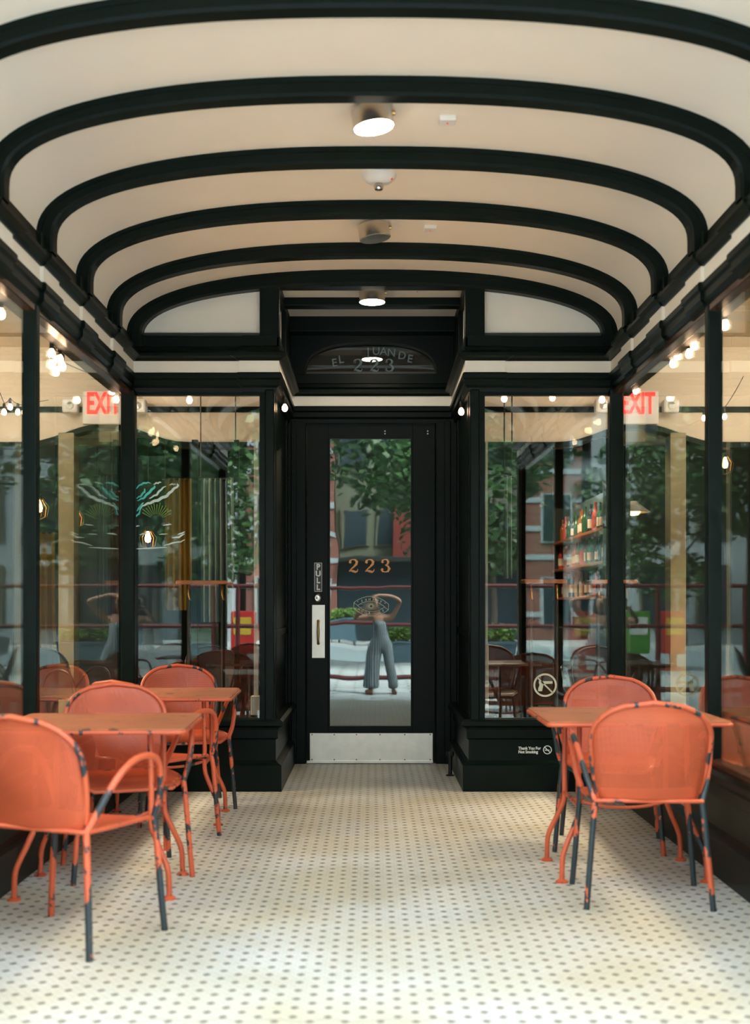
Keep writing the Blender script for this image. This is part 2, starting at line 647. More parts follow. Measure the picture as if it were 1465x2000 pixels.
def vault(x, a=1.60, z0=2.97, b=0.43, n=2.35):
    t = min(1.0, abs(x) / a)
    return z0 + b * max(0.0, 1 - t ** n) ** (1 / n)


def arc_pts(a, z0, b, n=2.35, cnt=48):
    pts = []
    for i in range(cnt + 1):
        th = math.pi * i / cnt
        c, s = math.cos(th), math.sin(th)
        x = -a * math.copysign(abs(c) ** (2 / n), c)
        z = z0 + b * abs(s) ** (2 / n)
        pts.append((x, z))
    return pts


# floor
struct(MB().box(-HW, HW, 3.25, 9.55, -0.18, 0.0).build('floor', M['tile']))

# ceiling: thick vault shell
inner = arc_pts(1.60, 2.97, 0.43)
outer = arc_pts(1.72, 2.97, 0.55)
m = MB()
for i in range(len(inner) - 1):
    q = [inner[i], inner[i + 1], outer[i + 1], outer[i]]
    a = [m.bm.verts.new((p[0], YF - 0.15, p[1])) for p in q]
    b = [m.bm.verts.new((p[0], YE + 0.10, p[1])) for p in q]
    for f in ((a[3], a[2], a[1], a[0]), (b[0], b[1], b[2], b[3]), (a[0], a[1], b[1], b[0]), (a[2], a[3], b[3], b[2])):
        m.bm.faces.new(f)
ce = m.build('ceiling', M['cream'])
for p in ce.data.polygons:
    p.use_smooth = False
bm_ = bmesh.new(); bm_.from_mesh(ce.data)
bmesh.ops.remove_doubles(bm_, verts=bm_.verts, dist=0.0005)
for f in bm_.faces:
    f.smooth = True
bm_.to_mesh(ce.data); bm_.free()
ce.data.set_sharp_from_angle(angle=R(40)) if hasattr(ce.data, 'set_sharp_from_angle') else None
struct(ce)
# flat ceiling over the door recess
struct(MB().box(-XR - 0.08, XR + 0.08, YE + 0.10, YD + 0.15, 3.385, 3.5).build('ceiling_recess', M['cream']))


def rib(y0, y1, drop, idx):
    """arched dark rib with a stepped moulding"""
    m = MB()
    outer = arc_pts(1.60, 2.97, 0.43)
    prof = [(y0, 0.0), (y0, drop * 0.3), (y0 + 0.005, drop * 0.34), (y0 + 0.005, drop * 0.84), (y0 + 0.015, drop),
            (y1 - 0.015, drop), (y1 - 0.005, drop * 0.84), (y1 - 0.005, drop * 0.34), (y1, drop * 0.3), (y1, 0.0)]
    rows = []
    for (y, d) in prof:
        arc = arc_pts(1.60 - d, 2.97, 0.43 - d)
        arc = [(arc[0][0], 2.90)] + arc + [(arc[-1][0], 2.90)]
        rows.append([(p[0], y, p[1] + (0.004 if d == 0 else 0)) for p in arc])
    vr = [[m.bm.verts.new(p) for p in r] for r in rows]
    for i in range(len(vr) - 1):
        for k in range(len(vr[i]) - 1):
            m.bm.faces.new((vr[i][k], vr[i][k + 1], vr[i + 1][k + 1], vr[i + 1][k]))
    return struct(m.build('trim_%d' % idx, M['dark']))


RIBS = [4.315, 5.065, 5.846, 6.623, 7.40]
for i, y in enumerate(RIBS):
    rib(y, y + 0.105, 0.078, i + 1)
rib(8.0, 8.10, 0.095, 6)
rib(3.505, 3.61, 0.078, 7)

# lunette wall above the end windows (cream, closed above by the vault) and its dark border
for sgn, nm in ((-1, 'left'), (1, 'right')):
    pts = [(sgn * XR, 2.86)]
    arc = [p for p in arc_pts(1.62, 2.95, 0.46) if (p[0] * sgn) >= XR]
    arc.sort(key=lambda p: -p[0] * sgn)
    pts = [(sgn * XR, 2.86), (sgn * 1.62, 2.86)] + arc + [(sgn * XR, 3.43)]
    struct(MB().prism_xz(pts, YE + 0.045, YE + 0.10).build('wall_lunette_' + nm, M['cream_w']))
    # upright dark border beside the recess and base rail
    xa, xb = sorted((sgn * 0.605, sgn * 0.735))
    mb = MB().box(xa, xb, YE - 0.03, YE + 0.05, 2.9, 3.36, 0.006)
    xa, xb = sorted((sgn * 0.6, sgn * 1.6))
    mb.box(xa, xb, YE - 0.03, YE + 0.05, 2.90, 2.968, 0.006)
    struct(mb.build('trim_%d' % (8 if sgn < 0 else 9), M['dark']))
    # recess side wall: cream panel high up with a dark frame
    xa, xb = sorted((sgn * (XR + 0.005), sgn * (XR + 0.08)))
    struct(MB().box(xa, xb, YE + 0.10, YD + 0.1, 2.95, 3.40).build('wall_recess_' + nm + '_upper', M['cream']))
    xa, xb = sorted((sgn * (XR - 0.03), sgn * (XR + 0.01)))
    mb = MB().box(xa, xb, YE + 0.05, YE + 0.16, 2.95, 3.39, 0.005)
    mb.box(xa, xb, YD - 0.55, YD + 0.02, 2.95, 3.39, 0.005)
    mb.box(xa, xb, YE + 0.16, YD - 0.55, 2.95, 3.01, 0.005)
    mb.box(xa, xb, YE + 0.16, YD - 0.55, 3.32, 3.39, 0.005)
    struct(mb.build('trim_%d' % (10 if sgn < 0 else 11), M['dark']))
# cross ribs of the recess ceiling
struct(MB().box(-XR, XR, 8.67, 8.78, 3.325, 3.39, 0.008).build('trim_12', M['dark']))
struct(MB().box(-XR, XR, 9.24, 9.42, 3.27, 3.39, 0.008).build('trim_13', M['dark']))
struct(MB().box(-XR - 0.02, XR + 0.02, 8.03, 8.16, 3.30, 3.42, 0.008).build('trim_14', M['dark']))


def sweep_plan(path, prof, name, mat, parent=None):
    """closed moulding profile [(offset to the right of travel, z)] swept along a plan path with mitres"""
    P = [Vector(p) for p in path]
    n = len(P)
    rows = []
    for i in range(n):
        def nr(a, b):
            d = (b - a).normalized()
            return Vector((d.y, -d.x))
        if i == 0:
            mv = nr(P[0], P[1])
        elif i == n - 1:
            mv = nr(P[-2], P[-1])
        else:
            a, b = nr(P[i - 1], P[i]), nr(P[i], P[i + 1])
            mv = (a + b)
            mv = mv / mv.dot(a)
        rows.append([(P[i].x + mv.x * o, P[i].y + mv.y * o, z) for (o, z) in prof])
    m = MB()
    vr = [[m.bm.verts.new(p) for p in r] for r in rows]
    k = len(prof)
    for i in range(n - 1):
        for j in range(k):
            m.bm.faces.new((vr[i][j], vr[i][(j + 1) % k], vr[i + 1][(j + 1) % k], vr[i + 1][j]))
    m.bm.faces.new(vr[0])
    m.bm.faces.new(vr[-1][::-1])
    return m.build(name, mat, parent)


def jutted(path_side):
    return path_side


# plan path with shallow break-forwards under every rib
def side_path(sgn, jut):
    pts = [(-HW, YF)]
    for y in RIBS:
        pts += [(-HW, y - 0.045), (-HW + jut, y - 0.045), (-HW + jut, y + 0.15), (-HW, y + 0.15)]
    pts += [(-HW, YE)]
    return pts


def full_path(jut):
    L = side_path(-1, jut)
    mid = [(-0.82, YE), (-0.82, YE - jut), (-XR, YE - jut), (-XR, YD)]
    left = L + mid
    right = [(-x, y) for (x, y) in reversed(left)]
    return left + right


upper = [(-0.02, 2.985), (0.028, 2.97), (0.028, 2.905), (0.045, 2.895), (0.05, 2.872), (0.088, 2.852), (0.098, 2.846), (0.098, 2.828), (0.07, 2.818), (0.055, 2.803), (-0.02, 2.803)]
frieze = [(-0.04, 2.81), (0.045, 2.81), (0.045, 2.72), (-0.04, 2.72)]
lower = [(-0.03, 2.727), (0.054, 2.727), (0.062, 2.718), (0.062, 2.69), (0.048, 2.68), (0.048, 2.645), (0.03, 2.63), (0.022, 2.605), (-0.03, 2.605)]
struct(sweep_plan(full_path(0.016), upper, 'trim_15', M['dark']))
struct(sweep_plan(full_path(0.016), frieze, 'trim_16', M['cream_w']))
struct(sweep_plan(full_path(0.016), lower, 'trim_17', M['dark']))
# backing wall behind the cornice
struct(sweep_plan([(-HW, YF), (-HW, YE), (-XR, YE), (-XR, YD), (XR, YD), (XR, YE), (HW, YE), (HW, YF)],
                  [(-0.10, 3.0), (-0.01, 3.0), (-0.01, 2.60), (-0.10, 2.60)], 'trim_18', M['bronze']))

base = [(-0.06, 0.47), (0.05, 0.47), (0.07, 0.455), (0.07, 0.43), (0.045, 0.415), (0.035, 0.40), (0.035, 0.345), (0.02, 0.335), (0.02, 0.20),
        (0.035, 0.185), (0.06, 0.17), (0.06, 0.0), (-0.06, 0.0)]
for sgn, nm in ((1, 'left'), (-1, 'right')):
    path = [(-HW, YF), (-HW, YE), (-XR, YE), (-XR, YD)]
    if sgn < 0:
        path = [(-x, y) for (x, y) in reversed(path)]
    struct(sweep_plan(path, base, 'baseboard_' + nm, M['dark']))

# corner posts and side window frames
GL_L, GL_R = [], []
for sgn, wn, side in ((-1, 1, 'left'), (1, 2, 'right')):
    root = empty('window_%d' % wn, (sgn * HW, YF, 0.46))
    struct(root)

    def W(mb, name, mat):
        return mb.build(name, mat, root, xform=Matrix.Translation((-sgn * HW, -YF, -0.46)))
    W(MB().box(sgn * HW - 0.035, sgn * HW + 0.035, 5.725, 5.79, 0.46, 2.62, 0.006), 'mullion', M['dark'])
    W(MB().box(sgn * HW - 0.04, sgn * HW + 0.04, YF - 0.05, YF + 0.10, 0.46, 2.62, 0.006), 'mullion', M['dark'])
    a, b = sorted((sgn * 1.545, sgn * 1.635))
    W(MB().box(a, b, YE - 0.07, YE + 0.03, 0.46, 2.62, 0.012), 'corner_post', M['dark'])
    W(MB().box(sgn * HW - 0.03, sgn * HW + 0.03, YF, YE - 0.05, 0.46, 0.50, 0.004), 'window_frame', M['brown'])
    W(MB().box(sgn * HW - 0.03, sgn * HW + 0.03, YF, YE - 0.05, 2.585, 2.62, 0.004), 'window_frame', M['brown'])
    W(MB().box(sgn * HW - 0.003, sgn * HW + 0.003, YF + 0.1, 5.73, 0.49, 2.60), 'glass_pane', M['glass'])
    W(MB().box(sgn * HW - 0.003, sgn * HW + 0.003, 5.785, YE - 0.06, 0.49, 2.60), 'glass_pane', M['glass'])
    # end window beside the door
    root = empty('window_%d' % (wn + 2), (sgn * 1.12, YE, 0.46))
    struct(root)

    def W2(mb, name, mat, rz=0):
        o = mb.build(name, mat, root, xform=Matrix.Translation((-sgn * 1.12, -YE, -0.46)))
        o.rotation_euler = (0, 0, rz)
        return o
    a, b = sorted((sgn * 0.70, sgn * 1.545))
    W2(MB().box(a, b, YE - 0.003, YE + 0.003, 0.47, 2.60), 'glass_pane', M['glass'], R(0.35) * sgn)
    W2(MB().box(a, b, YE - 0.02, YE + 0.03, 2.585, 2.62, 0.004), 'window_frame', M['dark'])
    W2(MB().box(a, b, YE - 0.02, YE + 0.03, 0.45, 0.475, 0.004), 'window_frame', M['dark'])
    # pilaster at the recess corner and the panelled recess side
    a, b = sorted((sgn * XR, sgn * 0.735))
    c1, c2 = sorted((sgn * (XR - 0.012), sgn * 0.70))
    mb = MB().box(a, b, YE - 0.035, YE + 0.1, 0.44, 2.62)
    mb.box(a, b, YE + 0.1, YD + 0.12, 0.0, 2.62)
    mb.box(c1, c2, YE - 0.05, YE + 0.06, 0.46, 2.62, 0.008)
    mb.box(c1, c2, YE + 0.12, YE + 0.16, 0.46, 2.62, 0.005)
    mb.box(c1, c2, YD - 0.16, YD - 0.10, 0.46, 2.62, 0.005)
    mb.box(c1, c2, YE + 0.10, YD - 0.1, 1.0, 1.05, 0.005)
    struct(mb.build('wall_recess_' + side, M['dark']))
    # narrow pale casing strip just inside the end window
    xc = sgn * (0.786 if sgn < 0 else 0.775)
    hw = 0.016 if sgn < 0 else 0.008
    mb = MB().box(xc - hw, xc + hw, 8.32, 8.36, 0.47, 2.32)
    if sgn < 0:
        mb.box(xc - 0.035, xc + 0.035, 8.30, 8.37, 0.47, 0.60, 0.006)
    else:
        mb.box(xc - 0.012, xc + 0.012, 8.30, 8.37, 0.47, 0.95, 0.003)
    struct(mb.build('trim_%d' % (19 if sgn < 0 else 20), M['cream_in']))

# ------------------------------------------------------------------ door wall with transom window and door
mb = MB()
mb.box(-XR, -0.505, YD - 0.02, YD + 0.10, 0.0, 2.75, 0.008)
mb.box(0.485, XR, YD - 0.02, YD + 0.10, 0.0, 2.75, 0.008)
mb.box(-0.62, -0.575, YD - 0.035, YD, 0.0, 2.62, 0.006)
mb.box(0.55, 0.60, YD - 0.035, YD, 0.0, 2.62, 0.006)
mb.box(-0.51, 0.49, YD - 0.015, YD + 0.10, 2.60, 2.98)
struct(mb.build('wall_door_surround', M['dark']))
# wall above with arched transom opening
N_A = 28
op = []
for i in range(N_A + 1):
    th = math.pi * i / N_A
    c, s = math.cos(th), math.sin(th)
    op.append((-0.012 + 0.50 * -math.copysign(abs(c) ** (2 / 2.6), c), 2.96 + 0.02 + 0.235 * abs(s) ** (2 / 2.6)))
m = MB()
y0, y1 = YD - 0.01, YD + 0.08
for i in range(N_A):
    p, q = op[i], op[i + 1]
    m.prism_xz([p, q, (q[0], 3.40), (p[0], 3.40)], y0, y1)
m.box(-XR, op[0][0], y0, y1, 2.94, 3.40)
m.box(op[-1][0], XR, y0, y1, 2.94, 3.40)
struct(m.build('wall_transom', M['dark']))
troot = struct(empty('window_5', (0, YD + 0.03, 2.96)))
m = MB()
m.prism_xz([(p[0] * 1.01, p[1] + 0.004) for p in op] + [(0.49, 2.94), (-0.51, 2.94)], YD + 0.025, YD + 0.031)
m.build('glass_pane', M['glass'], troot, xform=Matrix.Translation((0, -YD - 0.03, -2.96)))
m = MB()
ring = [(p[0], YD - 0.012, p[1]) for p in op]
m.tube(ring, 0.008, 6)
m.build('window_frame', M['bronze'], troot, xform=Matrix.Translation((0, -YD - 0.03, -2.96)))

# transom lettering, worn: hand-set along an arc
words = [('E', -0.285, -9), ('L', -0.235, -8), ('J', -0.03, -2), ('U', 0.03, 1), ('A', 0.085, 3), ('N', 0.145, 6), ('D', 0.225, 8), ('E', 0.285, 10)]
tl = empty('transom_lettering', (0, YD + 0.018, 2.96))
tag(tl, 'faded arched lettering and numerals on the dark transom glass above the door', 'lettering')
for ch, x, tilt in words:
    h = 0.062 if ch != 'E' or x > 0 else 0.05
    z = 0.172 - 0.9 * (x - 0.03) ** 2
    text_mesh(ch, 0.085, M['transom_text'], 'letter', tl, (x, 0, z), (R(90), R(tilt), 0), bold=0.001)


def digit2(m, x, z, h, y):
    """high contrast old-style 2"""
    P = [(-.28, .70), (-.22, .86), (-.05, .95), (.14, .92), (.26, .78), (.22, .60), (.05, .42), (-.16, .24), (-.30, .08)]
    Wd = [.14, .14, .06, .12, .2, .18, .12, .09, .07]
    m.stroke([(x + a * h, z + b * h) for a, b in P], [k * h for k in Wd], y)
    P = [(-.32, .07), (-.18, .13), (0, .09), (.18, .03), (.30, .10), (.34, .26)]
    Wd = [.05, .12, .17, .15, .09, .03]
    m.stroke([(x + a * h, z + b * h) for a, b in P], [k * h for k in Wd], y)
    m.lathe([(0.001, 0), (0.09 * h, 0.0), (0.09 * h, 0.0015), (0.001, 0.0015)], (x - .22 * h, y, z + .74 * h), 12, Matrix.Rotation(R(90), 3, 'X'))


def digit3(m, x, z, h, y):
    P = [(-.24, .74), (-.2, .88), (-.04, .95), (.14, .92), (.23, .78), (.18, .62), (.0, .52)]
    m.stroke([(x + a * h, z + b * h) for a, b in P], [k * h for k in (.12, .12, .06, .12, .18, .13, .06)], y)
    P = [(.0, .53), (.2, .46), (.30, .27), (.2, .08), (0, .03), (-.2, .08), (-.28, .24)]
    m.stroke([(x + a * h, z + b * h) for a, b in P], [k * h for k in (.06, .14, .2, .14, .06, .12, .14)], y)
    for (a, b) in ((-.2, .76), (-.22, .22)):
        m.lathe([(0.001, 0), (0.09 * h, 0.0), (0.09 * h, 0.0015), (0.001, 0.0015)], (x + a * h, y, z + b * h), 12, Matrix.Rotation(R(90), 3, 'X'))


for fn, x in ((digit2, -0.11), (digit2, 0.015), (digit3, 0.13)):
    m = MB()
    fn(m, x, 0.042, 0.10, 0.0)
    m.build('numeral', M['transom_text'], tl)

# the door itself
door = struct(empty('door_1', (-0.01, YD + 0.03, 0.0)))


def D(mb, name, mat, parent=None):
    o = mb.build(name, mat, parent or door, xform=Matrix.Translation((0.01, -YD - 0.03, 0)))
    return o


yd0, yd1 = YD + 0.01, YD + 0.055
gx0, gx1, gz0, gz1 = -0.336, 0.309, 0.286, 2.487
mb = MB()
mb.box(-0.502, gx0, yd0, yd1, 0.004, 2.61, 0.004)
mb.box(gx1, 0.482, yd0, yd1, 0.004, 2.61, 0.004)
mb.box(gx0, gx1, yd0, yd1, gz1, 2.61)
mb.box(gx0, gx1, yd0, yd1, 0.004, gz0)
mb.box(gx0, gx0 + 0.012, yd0 - 0.006, yd0 + 0.01, gz0, gz1)
mb.box(gx1 - 0.012, gx1, yd0 - 0.006, yd0 + 0.01, gz0, gz1)
D(mb, 'door_leaf', M['dark'])
D(MB().box(gx0 + 0.002, gx1 - 0.002, yd0 + 0.018, yd0 + 0.024, gz0, gz1), 'glass_pane', M['glass_door'])
D(MB().box(-0.477, 0.463, yd0 - 0.006, yd0, 0.022, 0.232, 0.001), 'kick_plate', M['steel'])
kp2 = D(MB().box(-0.50, 0.465, yd0 - 0.022, yd0, 0.004, 0.024, 0.002), 'door_sweep', M['steel'])
mb = MB()
for x in (-0.46, -0.29, -0.12, 0.06, 0.25, 0.445):
    for z in (0.222, 0.030):
        mb.lathe([(0.001, 0), (0.006, 0), (0.005, 0.003), (0.001, 0.004)], (x, yd0 - 0.0065, z), 8, Matrix.Rotation(R(90), 3, 'X'))
D(mb, 'plate_screws', M['screw'])
pp = D(MB().box(-0.460, -0.362, yd0 - 0.006, yd0, 0.808, 1.214, 0.001), 'push_pull_plate', M['steel'])
mb = MB()
hx = -0.412
mb.tube([(hx, yd0 - 0.004, 1.09), (hx, yd0 - 0.03, 1.085), (hx, yd0 - 0.048, 1.06), (hx, yd0 - 0.052, 1.0), (hx, yd0 - 0.048, 0.95), (hx, yd0 - 0.03, 0.925), (hx, yd0 - 0.004, 0.92)],
        [0.013, 0.009, 0.008, 0.011, 0.008, 0.009, 0.013], 10)
D(mb, 'pull_handle', M['brass'], None)
mb = MB()
mb.lathe([(0.001, 0), (0.034, 0), (0.034, 0.006), (0.028, 0.012), (0.024, 0.008), (0.015, 0.008), (0.013, 0.016), (0.001, 0.018)], (-0.416, yd0, 1.268), 28, Matrix.Rotation(R(90), 3, 'X'))
D(mb, 'lock_cylinder', M['chrome'])
# PULL plate
pl = D(MB().box(-0.443, -0.384, yd0 - 0.004, yd0, 1.316, 1.537, 0.001), 'pull_sign', M['black_metal'])
mb = MB()
for (a, b, c, d_) in ((-0.443, -0.439, 1.316, 1.537), (-0.388, -0.384, 1.316, 1.537), (-0.443, -0.384, 1.316, 1.320), (-0.443, -0.384, 1.533, 1.537)):
    mb.box(a, b, yd0 - 0.006, yd0 - 0.003, c, d_)
D(mb, 'pull_sign_border', M['decal_w'])
for i, ch in enumerate('PULL'):
    o = text_mesh(ch, 0.058, M['decal_w'], 'pull_sign_letter', door, (-0.4135 + 0.01, yd0 - 0.005 - YD - 0.03, 1.486 - i * 0.052), bold=0.0028, sx=0.95)
# closer screws at the door head
mb = MB()
for x in (0.098, 0.425):
    for z in (2.525, 2.545):
        mb.lathe([(0.001, 0), (0.006, 0), (0.005, 0.004), (0.001, 0.005)], (x, yd0, z), 8, Matrix.Rotation(R(90), 3, 'X'))
D(mb, 'head_screws', M['white_plastic'])
# street number in gold, on the outside of the pane
yg = yd0 + 0.016
mb = MB()
zb = EYE + (1180 - 1118) / 254.6
for i, x in enumerate((-0.145, -0.020, 0.100)):
    mb = MB()
    (digit2 if i < 2 else digit3)(mb, x, zb, 0.105, yg)
    D(mb, 'street_numeral', M['gold'])
# eye emblem, reversed lettering as it is read from inside
em = bpy.data.objects.new('eye_emblem', None)
COL.objects.link(em)
em.parent = door
ex, ez = -0.008, EYE + (1180 - 1184) / 254.6
em.location = (ex + 0.01, yg - YD - 0.03, ez)
em.rotation_euler = (0, R(3), 0)


def lens(hw, top, bot, flat, n=16):
    P = []
    for i in range(n + 1):
        t = -1 + 2 * i / n
        P.append((hw * t, flat + (top - flat) * (1 - t * t)))
    for i in range(n + 1):
        t = 1 - 2 * i / n
        P.append((hw * t, -flat - (bot - flat) * (1 - t * t)))
    P.append(P[0])
    return P


mb = MB()
mb.stroke(lens(0.133, 0.075, 0.075, 0.022), 0.0045, 0.0)
L2 = lens(0.105, 0.038, 0.042, 0.0)
mb.stroke(L2, 0.004, 0.0)
mb.stroke([(-0.131, 0.018), (-0.104, 0.001)], 0.004, 0)
mb.stroke([(0.131, -0.020), (0.104, -0.001)], 0.004, 0)
mb.build('emblem_outline', M['decal'], em)
mb = MB()
for k in range(44):
    a = 2 * math.pi * k / 44
    r1 = 0.009
    ca, sa = math.cos(a), math.sin(a)
    rr = 0.09 if k % 2 else 0.062
    # clip to the lens
    r2 = r1
    while r2 < rr and abs(r2 * sa) < 0.034 * (1 - (r2 * ca / 0.103) ** 2):
        r2 += 0.002
    mb.stroke([(r1 * ca, r1 * sa), (r2 * ca, r2 * sa)], [0.0022, 0.0008], 0.0)
mb.build('emblem_rays', M['decal'], em)
top = '"THANKS"'
for i, ch in enumerate(top):
    x = 0.098 - i * 0.196 / (len(top) - 1)
    z = 0.044 - 2.0 * x * x * 1.45
    text_mesh(ch, 0.024, M['decal'], 'emblem_letter', em, (x, -0.001, z), (R(90), R(-x * -260) , 0), bold=0.0006, mirror=True)
bot = 'ST. ROOM'
for i, ch in enumerate(bot):
    if ch == ' ':
        continue
    x = 0.096 - i * 0.192 / (len(bot) - 1)
    z = -0.063 + 2.0 * x * x * 1.45
    text_mesh(ch, 0.024, M['decal'], 'emblem_letter', em, (x, -0.001, z), (R(90), R(x * -260), 0), bold=0.0006, mirror=True)

# door stop on the floor
ds = empty('door_stop', (0.555, 8.74, 0))
tag(ds, 'short dark metal door stop post standing on the floor right of the door', 'door stop')
MB().lathe([(0.001, 0), (0.032, 0), (0.032, 0.006), (0.014, 0.012), (0.013, 0.10), (0.016, 0.14), (0.001, 0.14)], seg=16).build('post', M['black_metal'], ds)
MB().lathe([(0.001, 0.14), (0.026, 0.14), (0.03, 0.155), (0.026, 0.175), (0.001, 0.18)], seg=16).build('cap', M['rubber'], ds)

# ------------------------------------------------------------------ signs on the right
gs = empty('window_sticker', (1.132, YE - 0.005, EYE - 158 / 298.0))
tag(gs, 'round beige no-guns sticker on the lower glass of the window right of the door', 'sticker')
mb = MB()
mb.stroke([(0.071 * math.cos(a * math.pi / 16), 0.071 * math.sin(a * math.pi / 16)) for a in range(33)], 0.012, 0.0)
mb.stroke([(-0.05, 0.05), (0.05, -0.05)], 0.009, 0.0)
mb.build('ring', M['decal'], gs)
mb = MB()
mb.prism_xz([(-0.045, -0.022), (-0.045, -0.04), (-0.02, -0.04), (-0.012, 0.0), (-0.005, 0.008), (0.05, 0.010), (0.048, 0.026), (-0.03, 0.026), (-0.038, 0.032), (-0.042, 0.018), (-0.036, 0.0)], -0.0015, 0.0)
mb.build('pistol_mark', M['decal'], gs)
ns = empty('no_smoking_notice', (1.01, YE - 0.021, 0.262))
tag(ns, 'small white lettered no-smoking notice on dark panel under right end window', 'sign')
text_mesh('Thank You For', 0.0265, M['decal_w'], 'lettering', ns, (-0.055, 0, 0.008), align='LEFT', bold=0.0008, spacing=0.98, sx=0.92)
text_mesh('Not Smoking', 0.0265, M['decal_w'], 'lettering', ns, (-0.055, 0, -0.016), align='LEFT', bold=0.0008, spacing=0.98, sx=0.92)
mb = MB()
mb.stroke([(0.135 + 0.026 * math.cos(a * math.pi / 12), 0.006 + 0.026 * math.sin(a * math.pi / 12)) for a in range(25)], 0.005, 0.0)
mb.stroke([(0.117, 0.024), (0.153, -0.012)], 0.005, 0.0)
mb.stroke([(0.118, 0.004), (0.148, 0.004)], 0.006, 0.0)
mb.build('cigarette_mark', M['decal_w'], ns)

# painted wave lines on the left end window
art = empty('window_painting', (0, YE - 0.006, 0))
tag(art, 'teal and white brushed wave lines painted on the window left of the door', 'painting')


def pz(px, py, Y):
    return ((px - 727) * Y / 2400, EYE + (1180 - py) * Y / 2400)


def wv(pts, wd, m, sway=0.8):
    P = []
    for i in range(len(pts) - 1):
        a, b = pts[i], pts[i + 1]
        for k in range(6):
            t = k / 6
            P.append((a[0] + (b[0] - a[0]) * t, a[1] + (b[1] - a[1]) * t))
    P.append(pts[-1])
    Q = [pz(p[0], p[1] + sway * math.sin(j * 1.15), YE) for j, p in enumerate(P)]
    n = len(Q)
    MB().stroke(Q, [wd * (0.25 + math.sin(math.pi * (j + 0.5) / n)) for j in range(n)], 0.0).build('wave_stroke', m, art)


z5 = lambda x, y: (260 + x / 10.46, 920 + y / 10.46)
wv([z5(55, 370), z5(150, 280), z5(260, 240), z5(370, 245)], 0.010, M['teal'])
wv([z5(60, 560), z5(150, 520), z5(240, 420), z5(240, 350)], 0.010, M['teal'])
wv([z5(85, 605), z5(210, 560), z5(330, 440), z5(440, 330), z5(450, 300)], 0.013, M['teal'])
wv([z5(75, 820), z5(150, 730), z5(220, 640)], 0.010, M['teal'])
wv([z5(45, 940), z5(120, 880), z5(160, 780)], 0.009, M['teal'])
wv([z5(420, 270), z5(500, 245), z5(580, 230)], 0.008, M['pale_line'])
wv([z5(330, 560), z5(480, 490), z5(560, 390), z5(680, 300)], 0.011, M['pale_line'])
wv([z5(130, 790), z5(220, 700), z5(350, 650), z5(520, 590), z5(700, 500), z5(820, 380), z5(930, 300), z5(900, 265)], 0.015, M['pale_line'])
wv([z5(740, 280), z5(820, 270), z5(880, 275)], 0.006, M['pale_line'])
wv([z5(130, 1305), z5(220, 1280), z5(330, 1275)], 0.008, M['pale_line'], 0.2)
wv([z5(530, 1295), z5(620, 1290), z5(710, 1285)], 0.005, M['pale_line'], 0.2)
wv([z5(800, 1360), z5(930, 1355), z5(1060, 1280)], 0.009, M['pale_line'], 0.2)
wv([z5(910, 1300), z5(990, 1275), z5(1065, 1240)], 0.007, M['pale_line'], 0.2)
wv([z5(620, 1530), z5(720, 1500), z5(850, 1460), z5(980, 1445), z5(1060, 1400)], 0.007, M['pale_line'], 0.2)
wv([z5(610, 1110), z5(700, 1100), z5(790, 1090)], 0.006, M['pale_line'], 0.2)
wv([z5(45, 1590), z5(300, 1580), z5(700, 1560)], 0.008, M['pale_line'], 0.1)
wv([z5(45, 1130), z5(140, 1120)], 0.006, M['pale_line'], 0.1)
for k in range(13):
    a = R(25 + k * 10.5)
    c = (300, 1010)
    p0 = z5(c[0] + 180 + 130 * math.cos(a), c[1] - 130 * math.sin(a))
    p1 = z5(c[0] + 180 + (330 + 40 * (k % 2)) * math.cos(a), c[1] - (330 + 40 * (k % 2)) * math.sin(a))
    MB().stroke([pz(*p0, YE), pz(*p1, YE)], [0.003, 0.006], 0.0).build('sun_ray', M['leaf2'], art)

# ------------------------------------------------------------------ ceiling fixtures


def ceiling_light(x, y, lit, tilt, label, unlit=False, low=False):
    o = empty('ceiling_light', (x, y, 3.398 if y < 8.1 else 3.385))
    tag(o, label, 'ceiling light', 'drum lights down the middle of the vaulted ceiling')
    MB().lathe([(0.001, 0), (0.05, 0), (0.05, -0.02), (0.03, -0.03), (0.001, -0.03)]).build('mounting_plate', M['white_plastic'], o)
    rot = Matrix.Rotation(R(tilt), 3, 'Y')
    drop = -0.037
    MB().lathe([(0.001, 0.035), (0.07, 0.035), (0.09, 0.025), (0.09, -0.052), (0.087, -0.054), (0.087, -0.05), (0.001, -0.05)], (0, 0, drop), 32, rot).build('housing', M['chrome'], o)
    MB().lathe([(0.001, -0.05), (0.086, -0.05), (0.086, -0.056), (0.001, -0.058)], (0, 0, drop), 32, rot).build('lens', M['lamp_face'] if lit else M['chrome'], o)
    MB().lathe([(0.001, -0.01), (0.012, -0.01), (0.012, 0.012), (0.001, 0.014)], (0.088, 0, drop + 0.01), 10, Matrix.Rotation(R(90), 3, 'Y')).build('pivot_knob', M['brass'], o)
    return o


ceiling_light(0.0, 5.38, True, -8, 'lit round drum light nearest the street on the vaulted ceiling')
ceiling_light(0.01, 7.02, False, -8, 'unlit chrome drum light on the vaulted ceiling beyond the smoke detector')
ceiling_light(0.0, 8.44, True, 0, 'lit drum light just before the door, half hidden by the last rib')

